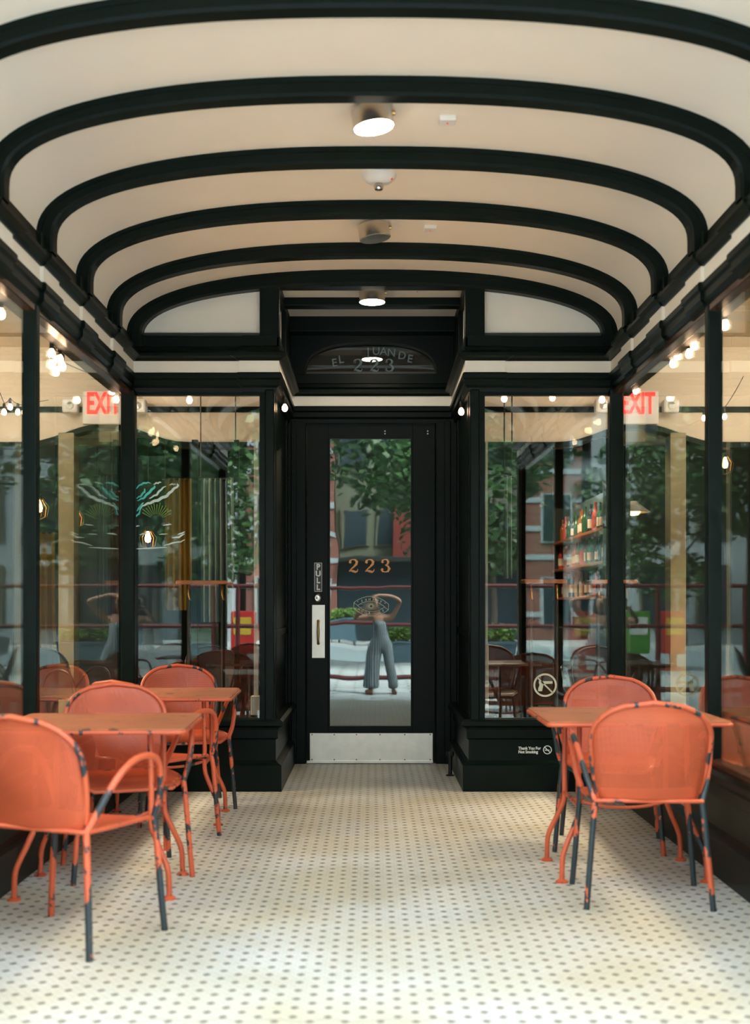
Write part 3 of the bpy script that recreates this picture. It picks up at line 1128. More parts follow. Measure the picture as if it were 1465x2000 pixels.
sd = empty('smoke_detector', (0.033, 6.22, 3.4))
tag(sd, 'round white smoke detector with glass dome on the vaulted ceiling', 'smoke detector')
MB().lathe([(0.001, 0), (0.088, 0), (0.088, -0.018), (0.06, -0.045), (0.03, -0.052), (0.001, -0.052)], seg=32).build('body', M['white_plastic'], sd)
MB().lathe([(0.001, -0.045), (0.018, -0.05), (0.026, -0.065), (0.020, -0.082), (0.001, -0.088)], seg=20).build('sensor_dome', M['chrome'], sd)
MB().lathe([(0.001, -0.03), (0.005, -0.03), (0.005, -0.04), (0.001, -0.04)], (0.065, -0.025, 0), seg=8).build('indicator', M['red_dot'], sd)
for (x, y, lb) in ((0.337, 5.50, 'small square white sensor plate on the ceiling beside the nearest drum light'),
                   (0.335, 7.08, 'small square white sensor plate on the ceiling beside the unlit chrome light'),
                   (0.31, 8.42, 'small sensor plate with a red dot on the recess ceiling above the door')):
    o = empty('sensor_plate', (x, y, vault(x) if y < 8.1 else 3.385))
    tag(o, lb, 'sensor', 'small sensor plates on the ceiling')
    MB().box(-0.036, 0.036, -0.036, 0.036, -0.022, 0.002, 0.004).build('housing', M['white_plastic'], o)
    MB().lathe([(0.001, -0.020), (0.0045, -0.021), (0.003, -0.027), (0.001, -0.027)], seg=10).build('indicator', M['red_dot'], o)

# ------------------------------------------------------------------ chairs


def lerp_path(pts, n=5):
    """Catmull-Rom through the points"""
    P = [Vector(p) for p in pts]
    P = [P[0] * 2 - P[1]] + P + [P[-1] * 2 - P[-2]]
    out = []
    for i in range(1, len(P) - 2):
        for k in range(n):
            t = k / n
            a, b, c, d = P[i - 1], P[i], P[i + 1], P[i + 2]
            out.append(0.5 * ((2 * b) + (-a + c) * t + (2 * a - 5 * b + 4 * c - d) * t * t + (-a + 3 * b - 3 * c + d) * t ** 3))
    out.append(P[-2])
    return out


def back_half(z):
    """half width of the arched back at height z (0..1 from seat to crown)"""
    if z < 0.62:
        return 0.192 + 0.043 * math.sin(z / 0.62 * math.pi / 2)
    t = (z - 0.62) / 0.38
    return 0.235 * max(0.0, 1 - t ** 2.3) ** (1 / 2.1)


def back_y(z, u=0.0):
    return -0.205 - 0.10 * z - 0.03 * z * z + 0.035 * (u * u) - 0.03 * (1 - u * u) * math.sin(math.pi * min(1, z * 1.1))


def make_chair(prefix, Mt, Ml, Mb, Ms, name):
    root = empty(name)
    Z0, Z1 = 0.43, 0.835
    for s in (-1, 1):
        MB().tube(lerp_path([(s * 0.225, 0.205, 0.43), (s * 0.235, 0.21, 0.33), (s * 0.252, 0.215, 0.12), (s * 0.262, 0.222, 0.0)], 3), 0.0125, 10).build('leg', Ml, root)
        MB().tube(lerp_path([(s * 0.212, -0.19, 0.43), (s * 0.222, -0.20, 0.33), (s * 0.240, -0.215, 0.12), (s * 0.250, -0.225, 0.0)], 3), 0.0125, 10).build('leg', Ml, root)
        MB().tube(lerp_path([(s * 0.212, -0.19, 0.43), (s * 0.235, -0.155, 0.50), (s * 0.262, -0.09, 0.60), (s * 0.276, -0.02, 0.655), (s * 0.280, 0.06, 0.672),
                             (s * 0.276, 0.14, 0.655), (s * 0.266, 0.185, 0.60), (s * 0.248, 0.205, 0.50), (s * 0.225, 0.205, 0.43)], 4), 0.0125, 10).build('armrest', Mt, root)
    # back frame
    P = []
    n = 26
    zs = [i / n for i in range(n + 1)]
    for z in zs:
        if back_half(z) > 0.001:
            P.append((back_half(z), z))
    pts = [(-h, back_y(z, 1 if z < .7 else h / 0.235), Z0 + (Z1 - Z0) * z) for h, z in P]
    pts.append((0, back_y(1.0, 0), Z1))
    pts += [(-p[0], p[1], p[2]) for p in reversed(pts[:-1])]
    pts = [tuple(p) for p in lerp_path(pts[::1], 1)]
    MB().tube(pts, 0.011, 8).build('back_frame', Mt, root)
    rows = []
    for i in range(25):
        z = i / 24 * 0.995
        h = max(back_half(z), 0.004)
        row = []
        for k in range(13):
            u = -1 + 2 * k / 12
            row.append((u * h, back_y(z, u * h / 0.235), Z0 + (Z1 - Z0) * z))
        rows.append(row)
    o = MB().grid(rows).build('backrest', Mb, root, True)
    sol = o.modifiers.new('thick', 'SOLIDIFY')
    sol.thickness = 0.002
    # seat: dished, rolled at the front
    rows = []
    for i in range(15):
        v = i / 14
        y = -0.20 + 0.43 * v
        hw = 0.212 + 0.022 * math.sin(math.pi * min(1, v * 0.9)) - 0.05 * max(0, (v - 0.8) / 0.2) ** 2
        row = []
        for k in range(13):
            u = -1 + 2 * k / 12
            z = 0.438 - 0.012 * math.cos(u * math.pi / 2) * math.sin(math.pi * v) - 0.03 * max(0, (v - 0.75) / 0.25) ** 2
            row.append((u * hw, y + 0.0 * u, z))
        rows.append(row)
    o = MB().grid(rows).build('seat', Ms, root, True)
    sol = o.modifiers.new('thick', 'SOLIDIFY')
    sol.thickness = 0.003
    rim = rows[0] + [r[-1] for r in rows[1:]] + rows[-1][::-1][1:] + [r[0] for r in rows[::-1]][1:-1]
    MB().tube([(x, y, z - 0.006) for (x, y, z) in rim], 0.009, 8, closed=True).build('seat_frame', Mt, root)
    return root


CH0 = make_chair('orange', M['or_tube'], M['or_leg'], M['or_back'], M['or_seat'], 'patio_armchair')
first = [True]


def place_tree(proto, flag, x, y, fx, fy, z=0.0):
    """put a thing (first time the prototype itself) with its front (+Y) turned to (fx, fy)"""
    o = proto if flag[0] else copy_tree(proto)
    flag[0] = False
    o.location = (x, y, z)
    o.rotation_euler = (0, 0, math.atan2(-fx, fy))
    return o


GC = 'orange perforated metal armchairs'
for (x, y, fx, fy, lb) in (
        (-1.105, 4.50, 0.40, 0.92, 'chipped orange armchair at front left corner, back to the viewer'),
        (-1.13, 5.62, 0.36, -0.93, 'orange armchair facing the viewer behind the nearest left table'),
        (-1.14, 6.40, 0.46, 0.89, 'orange armchair with back to viewer, drawn to the farther left table'),
        (-1.13, 7.45, 0.30, -0.95, 'orange armchair on the left against the wall beside the door recess'),
        (1.12, 5.12, 0.06, 1.0, 'orange armchair on the right with its whole back to the viewer'),
        (1.20, 6.22, -0.20, -0.98, 'orange armchair on the right beyond the table, facing the viewer')):
    o = place_tree(CH0, first, x, y, fx, fy)
    tag(o, lb, 'chair', GC)


# ------------------------------------------------------------------ tables
def make_table():
    root = empty('patio_table')
    hx, hy = 0.395, 0.36
    # slightly turned-down edge, rounded corners
    rows = []
    def outline(sx, sy, r):
        P = []
        for cx, cy, a0 in ((sx - r, sy - r, 0), (-(sx - r), sy - r, 90), (-(sx - r), -(sy - r), 180), (sx - r, -(sy - r), 270)):
            for k in range(5):
                a = R(a0 + 90 * k / 4)
                P.append((cx + r * math.cos(a), cy + r * math.sin(a)))
        return P
    o1 = outline(hx, hy, 0.03)
    o2 = outline(hx - 0.012, hy - 0.012, 0.025)
    m = MB()
    a = [m.bm.verts.new((p[0], p[1], 0.70)) for p in o1]
    b = [m.bm.verts.new((p[0], p[1], 0.716)) for p in o1]
    c = [m.bm.verts.new((p[0], p[1], 0.72)) for p in o2]
    n = len(o1)
    for i in range(n):
        j = (i + 1) % n
        m.bm.faces.new((a[i], a[j], b[j], b[i]))
        m.bm.faces.new((b[i], b[j], c[j], c[i]))
    m.bm.faces.new(c)
    m.bm.faces.new(a[::-1])
    m.build('table_top', M['or_top'], root)
    m = MB().tube([(p[0], p[1], 0.702) for p in o1], 0.009, 8, closed=True)
    m.build('edge_rim', M['or_table'], root)
    for sx in (-1, 1):
        for sy in (-1, 1):
            m = MB()
            m.tube(lerp_path([(sx * 0.235, sy * 0.20, 0.70), (sx * 0.24, sy * 0.20, 0.45), (sx * 0.24, sy * 0.20, 0.31), (sx * 0.262, sy * 0.21, 0.24),
                              (sx * 0.302, sy * 0.225, 0.15), (sx * 0.315, sy * 0.23, 0.10), (sx * 0.318, sy * 0.23, 0.01)], 4), 0.012, 10)
            m.build('leg', M['or_table'], root)
            f = MB().lathe([(0.001, 0), (0.028, 0), (0.028, 0.006), (0.014, 0.014), (0.001, 0.014)], (sx * 0.318, sy * 0.23, 0.0), 16)
            f.build('foot', M['or_table'], root)
        m = MB().tube([(sx * 0.24, -0.20, 0.33), (sx * 0.24, 0.20, 0.33)], 0.008, 8)
        m.build('stretcher', M['or_table'], root)
    m = MB().tube(lerp_path([(-0.24, -0.0, 0.33), (-0.12, 0.0, 0.30), (0, 0, 0.29), (0.12, 0, 0.30), (0.24, 0, 0.33)], 4), 0.008, 8)
    m.build('stretcher', M['or_table'], root)
    for sy in (-1, 1):
        MB().box(-0.30, 0.30, sy * 0.20 - 0.01, sy * 0.20 + 0.01, 0.68, 0.70).build('under_frame', M['or_table'], root)
    return root


T0 = make_table()
tf = [True]
for (x, y, rz, lb) in ((-1.165, 5.30, 2, 'worn orange metal table nearest on the left'),
                       (-1.175, 7.00, 2, 'worn orange metal table farther back on the left, near the end wall'),
                       (1.15, 5.62, 0, 'orange metal table on the right side of the entrance')):
    o = place_tree(T0, tf, x, y, 0, 1)
    o.rotation_euler = (0, 0, R(rz))
    tag(o, lb, 'table', 'square orange metal patio tables')

# ------------------------------------------------------------------ string lights inside the windows


def bulb_pos(px, py, X):
    Y = 2400 * abs(X) / abs(px - 727)
    return (X, Y, EYE + (1180 - py) * Y / 2400)


def bulb_on_y(px, py, Y):
    return ((px - 727) * Y / 2400, Y, EYE + (1180 - py) * Y / 2400)


bulb_me = None


def make_bulb_meshes():
    m = MB().lathe([(0.001, -0.033), (0.010, -0.031), (0.018, -0.022), (0.0205, -0.010), (0.018, 0.003), (0.011, 0.014), (0.008, 0.022), (0.001, 0.022)], seg=14)
    a = m.build('bulb', M['bulb_on'])
    m = MB().lathe([(0.001, 0.018), (0.010, 0.018), (0.012, 0.03), (0.012, 0.055), (0.006, 0.062), (0.001, 0.062)], seg=10)
    b = m.build('socket', M['socket'])
    m = MB().lathe([(0.001, -0.033), (0.010, -0.031), (0.018, -0.022), (0.0205, -0.010), (0.018, 0.003), (0.011, 0.014), (0.008, 0.022), (0.001, 0.022)], seg=14)
    c = m.build('bulb', M['clear_bulb'])
    d = [o.data for o in (a, b, c)]
    for o in (a, b, c):
        bpy.data.objects.remove(o)
    return d


BON, BSOCK, BOFF = make_bulb_meshes()


def string_lights(pts, label, unlit=(), sag=0.03, ends=None):
    pts = [Vector(p) for p in pts]
    root = empty('string_lights', pts[0])
    tag(root, label, 'string lights', 'festoon bulb strings inside the windows')
    line = []
    P = [p + Vector((0, 0, 0.064)) for p in pts]
    if ends:
        P = [Vector(ends[0])] + P + [Vector(ends[1])]
    for i in range(len(P) - 1):
        for k in range(5):
            t = k / 5
            q = P[i].lerp(P[i + 1], t)
            q.z += -sag * 4 * t * (1 - t) * 0.4
            line.append(q - pts[0])
    line.append(P[-1] - pts[0])
    MB().tube([tuple(q) for q in line], 0.0028, 5).build('cord', M['socket'], root)
    for i, p in enumerate(pts):
        b = bpy.data.objects.new('bulb', BOFF if i in unlit else BON)
        b.location = p - pts[0]
        b.parent = root
        COL.objects.link(b)
        s = bpy.data.objects.new('socket', BSOCK)
        s.parent = b
        COL.objects.link(s)


XB = 1.70
rp = [bulb_pos(x, y, XB) for x, y in ((1460, 560), (1434, 588), (1416, 632), (1356, 672), (1346, 688), (1323, 656), (1328, 675), (1324, 692), (1315, 707), (1254, 714), (1254, 732), (1242, 760))]
string_lights(rp, 'lit bulb string hanging inside the right side window', ends=((XB, 5.2, 2.66), (XB, 8.0, 2.66)))
lp = [bulb_pos(x, y, -XB) for x, y in ((2, 610), (101, 688), (117, 699), (104, 700), (122, 713), (101, 709), (109, 723), (219, 762), (227, 778))]
string_lights(lp, 'lit bulb string hanging inside the left side window', ends=((-XB, 5.2, 2.66), (-XB, 8.0, 2.66)))
string_lights([bulb_on_y(x, y, 8.22) for x, y in ((985, 776), (1079, 774), (1176, 778))], 'three lit bulbs along the top of the end window right of the door',
              sag=0.01, ends=((0.72, 8.22, 2.645), (1.66, 8.22, 2.655)))
string_lights([bulb_on_y(x, y, 8.22) for x, y in ((274, 778), (370, 779), (463, 779))], 'string with one lit bulb between two unlit, in the end window left of door',
              unlit=(0, 2), sag=0.01, ends=((-1.60, 8.22, 2.645), (-0.72, 8.22, 2.65)))
string_lights([bulb_pos(x, y, 2.9) for x, y in ((1415, 812), (1401, 796), (1394, 813), (1375, 815), (1307, 783), (1226, 773))], 'lit bulb string deeper inside the room behind the right side window',
              ends=((2.9, 9.6, 3.0), (2.9, 13.6, 3.0)))
string_lights([bulb_pos(x, y, -2.9) for x, y in ((8, 803), (20, 793), (35, 803), (47, 803), (140, 783))], 'lit bulb string deeper inside the room behind the left side window',
              ends=((-2.9, 9.4, 3.0), (-2.9, 12.0, 3.0)))
# lone lit bulbs standing in for bulb reflections in the recess corners
string_lights([(-0.60, 8.02 + 0.42, 2.62 - 0.045)], 'single lit bulb standing in for a bulb reflection left of the door', sag=0.0, ends=((-0.60, 8.30, 2.66), (-0.60, 8.60, 2.66)))
string_lights([(0.612, 8.02 + 0.42, 2.55)], 'single lit bulb standing in for a bulb reflection right of the door', sag=0.0, ends=((0.612, 8.30, 2.64), (0.612, 8.60, 2.64)))

# ------------------------------------------------------------------ interior rooms
struct(MB().box(-5.6, 5.6, YD + 0.16, 17.1, -0.1, 0.0).build('floor_interior_back', M['floor_back']))
struct(MB().box(-5.6, -HW - 0.02, YF, YD + 0.16, -0.1, 0.0).build('floor_interior_left', M['wood_bounce']))
struct(MB().box(HW + 0.02, 5.6, YF, YD + 0.16, -0.1, 0.0).build('floor_interior_right', M['wood_bounce']))
struct(MB().box(-5.6, 5.6, 9.56, 17.1, 3.52, 3.6).build('ceiling_interior_back', M['cream_in']))
struct(MB().box(-5.6, -1.74, YF, 9.56, 3.30, 3.36).build('ceiling_interior_left', M['cream_in']))
struct(MB().box(1.74, 5.6, YF, 9.56, 3.30, 3.36).build('ceiling_interior_right', M['cream_in']))
struct(MB().box(-5.7, 5.7, 17.0, 17.1, 0, 3.6).build('wall_back', M['wall_green']))
struct(MB().box(-5.7, -5.6, YF, 17.1, 0, 3.6).build('wall_left', M['panel_blue']))
struct(MB().box(5.6, 5.7, YF, 17.1, 0, 3.6).build('wall_right', M['panel_blue']))
for sgn, nm in ((-1, 'left'), (1, 'right')):
    # beams across the side room ceiling
    for k, (y, d) in enumerate(((5.2, 0.10), (6.9, 0.10), (8.6, 0.10))):
        a, b = sorted((sgn * 1.76, sgn * 5.6))
        mb = MB().box(a, b, y, y + 0.5, 3.30 - d, 3.31, 0.0)
        mb.box(a, b, y - 0.04, y + 0.54, 3.27, 3.31)
        struct(mb.build('trim_%d' % (24 + k + (3 if sgn > 0 else 0)), M['cream_in'] if k != 1 else M['wood']))
    # header wall with the arched dip, dark picture rail, pale casings
    YH = 11.0
    m = MB()
    cx = sgn * 2.38
    n = 44
    x0, x1 = sgn * 0.75, sgn * 5.6
    xs = [x0 + (x1 - x0) * i / n for i in range(n + 1)]

    def low(x):
        t = (x - cx) / 0.72
        return 2.67 + (0.17 * (0.5 + 0.5 * math.cos(math.pi * t)) if abs(t) < 1 else 0)
    for i in range(n):
        p, q = xs[i], xs[i + 1]
        m.prism_xz([(p, low(p)), (q, low(q)), (q, 3.52), (p, 3.52)], YH, YH + 0.12)
    struct(m.build('wall_header_' + nm, M['cream_in']))
    a, b = sorted((x0, x1))
    struct(MB().box(a, b, YH - 0.03, YH, 2.935, 2.985, 0.004).build('trim_%d' % (30 if sgn < 0 else 31), M['dark']))
    m = MB()
    for i in range(n):
        p, q = xs[i], xs[i + 1]
        m.prism_xz([(p, low(p) - 0.05), (q, low(q) - 0.05), (q, low(q)), (p, low(p))], YH - 0.02, YH + 0.14)
    struct(m.build('trim_%d' % (32 if sgn < 0 else 33), M['dark']))
    a, b = sorted((sgn * 2.66, sgn * 2.80))
    struct(MB().box(a, b, YH - 0.04, YH + 0.16, 0.0, 2.75, 0.004).build('trim_%d' % (34 if sgn < 0 else 35), M['casing']))
    # lower partition panels
    a, b = sorted((sgn * 2.8, sgn * 5.6))
    struct(MB().box(a, b, 13.4, 13.5, 0.0, 3.5).build('wall_partition_' + nm, M['panel_blue'] if sgn < 0 else M['wall_green']))

for sgn in (-1, 1):
    a, b = sorted((sgn * 2.33, sgn * 2.80))
    struct(MB().box(a, b, 11.4, 11.5, 2.70, 3.52, 0.004).build('trim_%d' % (45 if sgn < 0 else 46), M['casing']))  # solid panel standing in for a casing reflection over the arch
# dark sheet added so the space behind the transom reads dark
struct(MB().box(-0.62, 0.62, YD + 0.14, YD + 0.17, 2.90, 3.40).build('transom_dark_sheet', M['transom_brown']))

# dark posts behind the end windows
for k, (xa, xb, yy) in enumerate(((-1.47, -1.42, 10.0), (-1.125, -1.085, 10.0), (1.27, 1.50, 10.2))):
    struct(MB().box(xa, xb, yy, yy + (0.05 if k < 2 else 0.25), 0.0, 2.56, 0.004).build('trim_%d' % (40 + k), M['dark']))

for sgn in (-1, 1):
    a, b = sorted((sgn * 1.64, sgn * 2.35))
    struct(MB().box(a, b, YF + 0.1, YE - 0.1, 0.0, 0.46, 0.01).build('trim_%d' % (47 if sgn < 0 else 48), M['brown']))  # added dark box that hides the bright bounce floor behind the sill

# exit signs and their twin emergency lamps
for sgn, lb in ((-1, 'red lettered exit sign inside, seen through the left side window'), (1, 'red lettered exit sign inside, seen through the right side window')):
    cxp = 202 if sgn < 0 else 1246
    X = (cxp - 727) * 10.8 / 2400
    zc = EYE + (1180 - 794) * 10.8 / 2400
    o = empty('exit_sign', (X, 10.8, zc))
    tag(o, lb, 'exit sign', 'exit signs on the inner header wall')
    MB().box(-0.185, 0.185, 0, 0.05, -0.155, 0.14, 0.01).build('sign_box', M['white_plastic'], o)
    text_mesh('EXIT', 0.265, M['exit_red'], 'letters', o, (0, -0.006, -0.06), bold=0.006, sx=0.55, extrude=0.004)
    MB().box(-0.02, 0.02, 0.02, 0.30, 0.10, 0.14).build('bracket', M['white_plastic'], o)
    for k, dx in enumerate((-0.30, 0.30)):
        lab = 'boxy cream emergency lamp %s of the %s exit sign' % ('left' if dx < 0 else 'right', 'left' if sgn < 0 else 'right')
        e = empty('emergency_lamp', (X + dx, 10.86, zc + 0.01))
        tag(e, lab, 'emergency light', 'emergency lamps beside the exit signs')
        MB().box(-0.07, 0.07, -0.05, 0.05, -0.06, 0.06, 0.02).build('lamp_head', M['white_plastic'], e)
        MB().lathe([(0.001, 0), (0.035, 0), (0.03, 0.01), (0.001, 0.012)], (0, -0.05, 0), 16, Matrix.Rotation(R(90), 3, 'X')).build('lens', M['clear_bulb'], e)
        MB().box(-0.015, 0.015, 0.04, 0.14, -0.015, 0.015).build('bracket', M['white_plastic'], e)


# pendant lamps
def pendant(px, py, Y, label, kind='cage'):
    x, _, z = bulb_on_y(px, py, Y)
    o = empty('pendant_lamp', (x, Y, z))
    tag(o, label, 'pendant lamp', 'pendant lamps inside')
    top = 3.51 if Y > 9.56 else 3.3
    MB().tube([(0, 0, 0.10), (0, 0, top - z)], 0.004, 6).build('cord', M['socket'], o)
    if kind == 'shade':
        MB().lathe([(0.001, 0.10), (0.03, 0.10), (0.05, 0.08), (0.17, -0.01), (0.165, -0.015), (0.04, 0.06), (0.001, 0.06)], seg=28).build('lamp_shade', M['white_plastic'], o)
        MB().lathe([(0.001, -0.05), (0.05, -0.04), (0.07, -0.01), (0.04, 0.04), (0.001, 0.05)], seg=18).build('bulb', M['pendant_glow'], o)
    else:
        MB().lathe([(0.001, 0.06), (0.03, 0.06), (0.03, 0.10), (0.001, 0.11)], seg=12).build('socket', M['black_metal'], o)
        MB().lathe([(0.001, -0.05), (0.025, -0.04), (0.032, -0.01), (0.02, 0.04), (0.012, 0.06), (0.001, 0.06)], seg=14).build('bulb', M['pendant_glow'], o)
        m = MB()
        for k in range(6):
            a = k * math.pi / 3
            m.tube([(0.03 * math.cos(a), 0.03 * math.sin(a), 0.07), (0.085 * math.cos(a), 0.085 * math.sin(a), 0.0), (0.07 * math.cos(a), 0.07 * math.sin(a), -0.08), (0.001, 0.001, -0.11)], 0.0025, 4)
        m.build('cage', M['brass'], o)


pendant(76, 990, 10.4, 'caged amber pendant lamp leftmost, seen through left side window')
pendant(148, 1010, 12.4, 'caged amber pendant lamp beside the pale casing on the left')
pendant(289, 1050, 12.0, 'caged amber pendant lamp behind the painted left end window')
pendant(1237, 998, 12.5, 'wide white shaded pendant lamp behind the right side window', 'shade')
pendant(1416, 905, 12.0, 'small pendant lamp at the right edge behind the right side window')


# curtains
def curtain(px0, px1, pyt, pyb, Y, mat, label, folds=6):
    x0, x1 = (px0 - 727) * Y / 2400, (px1 - 727) * Y / 2400
    zt, zb = EYE + (1180 - pyt) * Y / 2400, EYE + (1180 - pyb) * Y / 2400
    n = folds * 8
    m = MB()
    pts = []
    for i in range(n + 1):
        t = i / n
        pts.append((x0 + (x1 - x0) * t, 0.035 * math.sin(t * folds * 2 * math.pi) + 0.01 * math.sin(t * 17)))
    loop = pts + [(p[0], p[1] + 0.012) for p in reversed(pts)]
    m.prism(loop, lambda p: (p[0], p[1], 0), lambda p: (x0 + (p[0] - x0) * 0.94, p[1], zt - zb))
    o = m.build('curtain', mat, None, True)
    o.location = (0, Y, zb)
    o.data.set_sharp_from_angle(angle=R(60)) if hasattr(o.data, 'set_sharp_from_angle') else None
    rod = MB().tube([(x0 - 0.03, 0, zt - zb), (x1 + 0.03, 0, zt - zb)], 0.012, 8)
    top = 3.52 - zb if Y > 9.56 else 3.30 - zb
    for q in (x0, x1):
        rod.tube([(q, 0, zt - zb), (q, 0, top)], 0.006, 6)
    rod.build('curtain_rod', M['black_metal'], o)
    tag(o, label, 'curtain', 'curtains hanging inside')
    return o


curtain(322, 378, 935, 1192, 12.9, M['mustard'], 'mustard yellow curtain behind the painted left end window', 5)
curtain(392, 460, 935, 1215, 10.9, M['sheer'], 'pale blue-grey curtain behind the left end window, near the door', 6)
curtain(190, 222, 930, 1215, 11.5, M['sheer'], 'narrow pale blue-grey curtain beside the corner post on the left', 4)
curtain(216, 240, 960, 1215, 11.3, M['red_cloth'], 'narrow reddish curtain right beside the left corner post', 3)
curtain(60, 110, 1040, 1300, 12.9, M['mustard'], 'mustard curtain low behind the left side window', 4)
curtain(985, 1000, 930, 1130, 10.2, M['sheer'], 'narrow pale curtain behind the end window right of the door', 2)


# drink ledges on brass brackets
def ledge(px0, px1, py, Y, label):
    x0, x1 = (px0 - 727) * Y / 2400, (px1 - 727) * Y / 2400
    z = EYE + (1180 - py) * Y / 2400
    o = empty('drink_ledge', ((x0 + x1) / 2, Y, 0))
    tag(o, label, 'ledge')
    h = (x1 - x0) / 2
    MB().box(-h, h, -0.13, 0.13, z - 0.03, z, 0.008).build('shelf_board', M['wood'], o)
    for s in (-1, 1):
        MB().tube(lerp_path([(s * h * 0.6, 0.0, z - 0.03), (s * h * 0.6, -0.04, z - 0.10), (s * h * 0.6 + 0.01, 0.0, z - 0.16)], 4), 0.009, 8).build('bracket', M['brass'], o)
    MB().tube([(-h * 0.6, 0, 0.0), (-h * 0.6, 0, z - 0.03)], 0.018, 10).build('post', M['black_metal'], o)
    MB().tube([(h * 0.6, 0, 0.0), (h * 0.6, 0, z - 0.03)], 0.018, 10).build('post', M['black_metal'], o)


ledge(348, 457, 1134, 9.74, 'wooden standing ledge on posts behind the left end window')
ledge(1020, 1103, 1132, 9.74, 'wooden standing ledge on posts behind the right end window')
ledge(1150, 1240, 1133, 10.3, 'wooden standing ledge farther back beside the bottle shelves')

# bottle shelves on the right
sh = empty('bottle_shelf', (2.3, 11.9, 0))
tag(sh, 'tall back bar shelf unit of bottles seen through the right end window', 'shelf')
MB().box(0.14, 0.18, -0.1, 3.3, 0, 2.4).build('back_panel', M['panel_blue'], sh)
SHZ = (1.30, 1.64, 1.97)
for z in SHZ:
    MB().box(-0.08, 0.14, -0.1, 3.3, z - 0.03, z, 0.004).build('shelf_board', M['wood'], sh)
MB().box(-0.12, 0.14, -0.1, 3.3, 0, 0.95, 0.01).build('cabinet', M['wall_green'], sh)
MB().box(-0.08, 0.14, -0.10, -0.06, 0.95, 2.4).build('end_panel', M['wall_green'], sh)
MB().box(-0.08, 0.14, 3.26, 3.30, 0.95, 2.4).build('end_panel', M['wall_green'], sh)
bprof = [(0.001, 0), (0.036, 0), (0.038, 0.01), (0.038, 0.17), (0.030, 0.20), (0.013, 0.225), (0.013, 0.275), (0.015, 0.28), (0.015, 0.295), (0.001, 0.297)]
bms = []
for bm_t in BOT:
    o = MB().lathe(bprof, seg=14).build('bottle', bm_t)
    bms.append(o.data)
    bpy.data.objects.remove(o)
o = MB().lathe([(0.0385, 0.05), (0.0395, 0.05), (0.0395, 0.14), (0.0385, 0.14)], seg=14).build('label', M['paper'])
labme = o.data
bpy.data.objects.remove(o)
bcol = ['amber', 'green', 'pale', 'dark', 'red']
rows_n = ['lowest', 'middle', 'top']
for r_, z in enumerate(SHZ):
    for k in range(16):
        ci = rnd.randrange(5)
        b = bpy.data.objects.new('bottle', bms[ci])
        b.location = (2.325 + rnd.uniform(-0.02, 0.02), 11.97 + 0.2 * k + rnd.uniform(-0.02, 0.02), z)
        s = rnd.uniform(0.85, 1.05)
        b.scale = (s, s, s)
        COL.objects.link(b)
        tag(b, '%s bottle standing on the %s shelf of the back bar' % (bcol[ci], rows_n[r_]), 'bottle', 'bottles on the back bar shelves')
        if rnd.random() < 0.5:
            l = bpy.data.objects.new('bottle_label', labme)
            l.parent = b
            COL.objects.link(l)

# ------------------------------------------------------------------ shop front facing the street
mb = MB()
mb.box(-12, -HW - 0.12, YF - 0.15, YF + 0.05, 2.75, 6.0)
mb.box(HW + 0.12, 12, YF - 0.15, YF + 0.05, 2.75, 6.0)
mb.box(-HW - 0.12, HW + 0.12, YF - 0.15, YF + 0.05, 3.55, 6.0)
for s in (-1, 1):
    a, b = sorted((s * 5.5, s * 12))
    mb.box(a, b, YF - 0.15, YF + 0.05, -0.18, 2.75)
    a, b = sorted((s * (HW - 0.02), s * (HW + 0.12)))
    mb.box(a, b, YF - 0.15, YF + 0.0, -0.18, 2.97)
    a, b = sorted((s * (HW + 0.12), s * 5.5))
    mb.box(a, b, YF - 0.12, YF + 0.05, -0.18, 0.46)
struct(mb.build('wall_front', M['bronze']))
struct(MB().box(-6, 6, YF, 17.2, 3.62, 3.75).build('ceiling_roof', M['bronze']))
for s, k in ((-1, 6), (1, 7)):
    root = struct(empty('window_%d' % k, (s * 3.5, YF - 0.05, 0.46)))
    m = MB().box(-1.9, 1.9, -0.003, 0.003, 0, 2.3)
    m.build('glass_pane', M['glass'], root)
    m = MB()
    for x in (-1.9, -0.65, 0.65, 1.9):
        m.box(x - 0.03, x + 0.03, -0.04, 0.04, 0, 2.3)
    m.build('window_frame', M['dark'], root)

# ------------------------------------------------------------------ street behind the viewer (shows in the glass)
GZ = -0.18
struct(MB().box(-9, 9, 2.95, 3.25, GZ - 0.1, GZ + 0.02).build('floor_paver_band', M['pavers']))
struct(MB().box(-45, 45, -11.0, 2.95, GZ - 0.1, GZ).build('floor_sidewalk', M['flag']))
struct(MB().box(-45, 45, -11.25, -11.0, GZ - 0.2, GZ + 0.01).build('trim_36', M['kerb']))
struct(MB().box(-60, 60, -24, -11.25, GZ - 0.25, GZ - 0.12).build('floor_road', M['asphalt']))
struct(MB().box(-60, 60, -34, -24, GZ - 0.2, GZ).build('floor_far_sidewalk', M['concrete']))
struct(MB().box(-60, 60, 3.3, 30, GZ - 0.3, GZ - 0.11).build('floor_ground', M['concrete']))

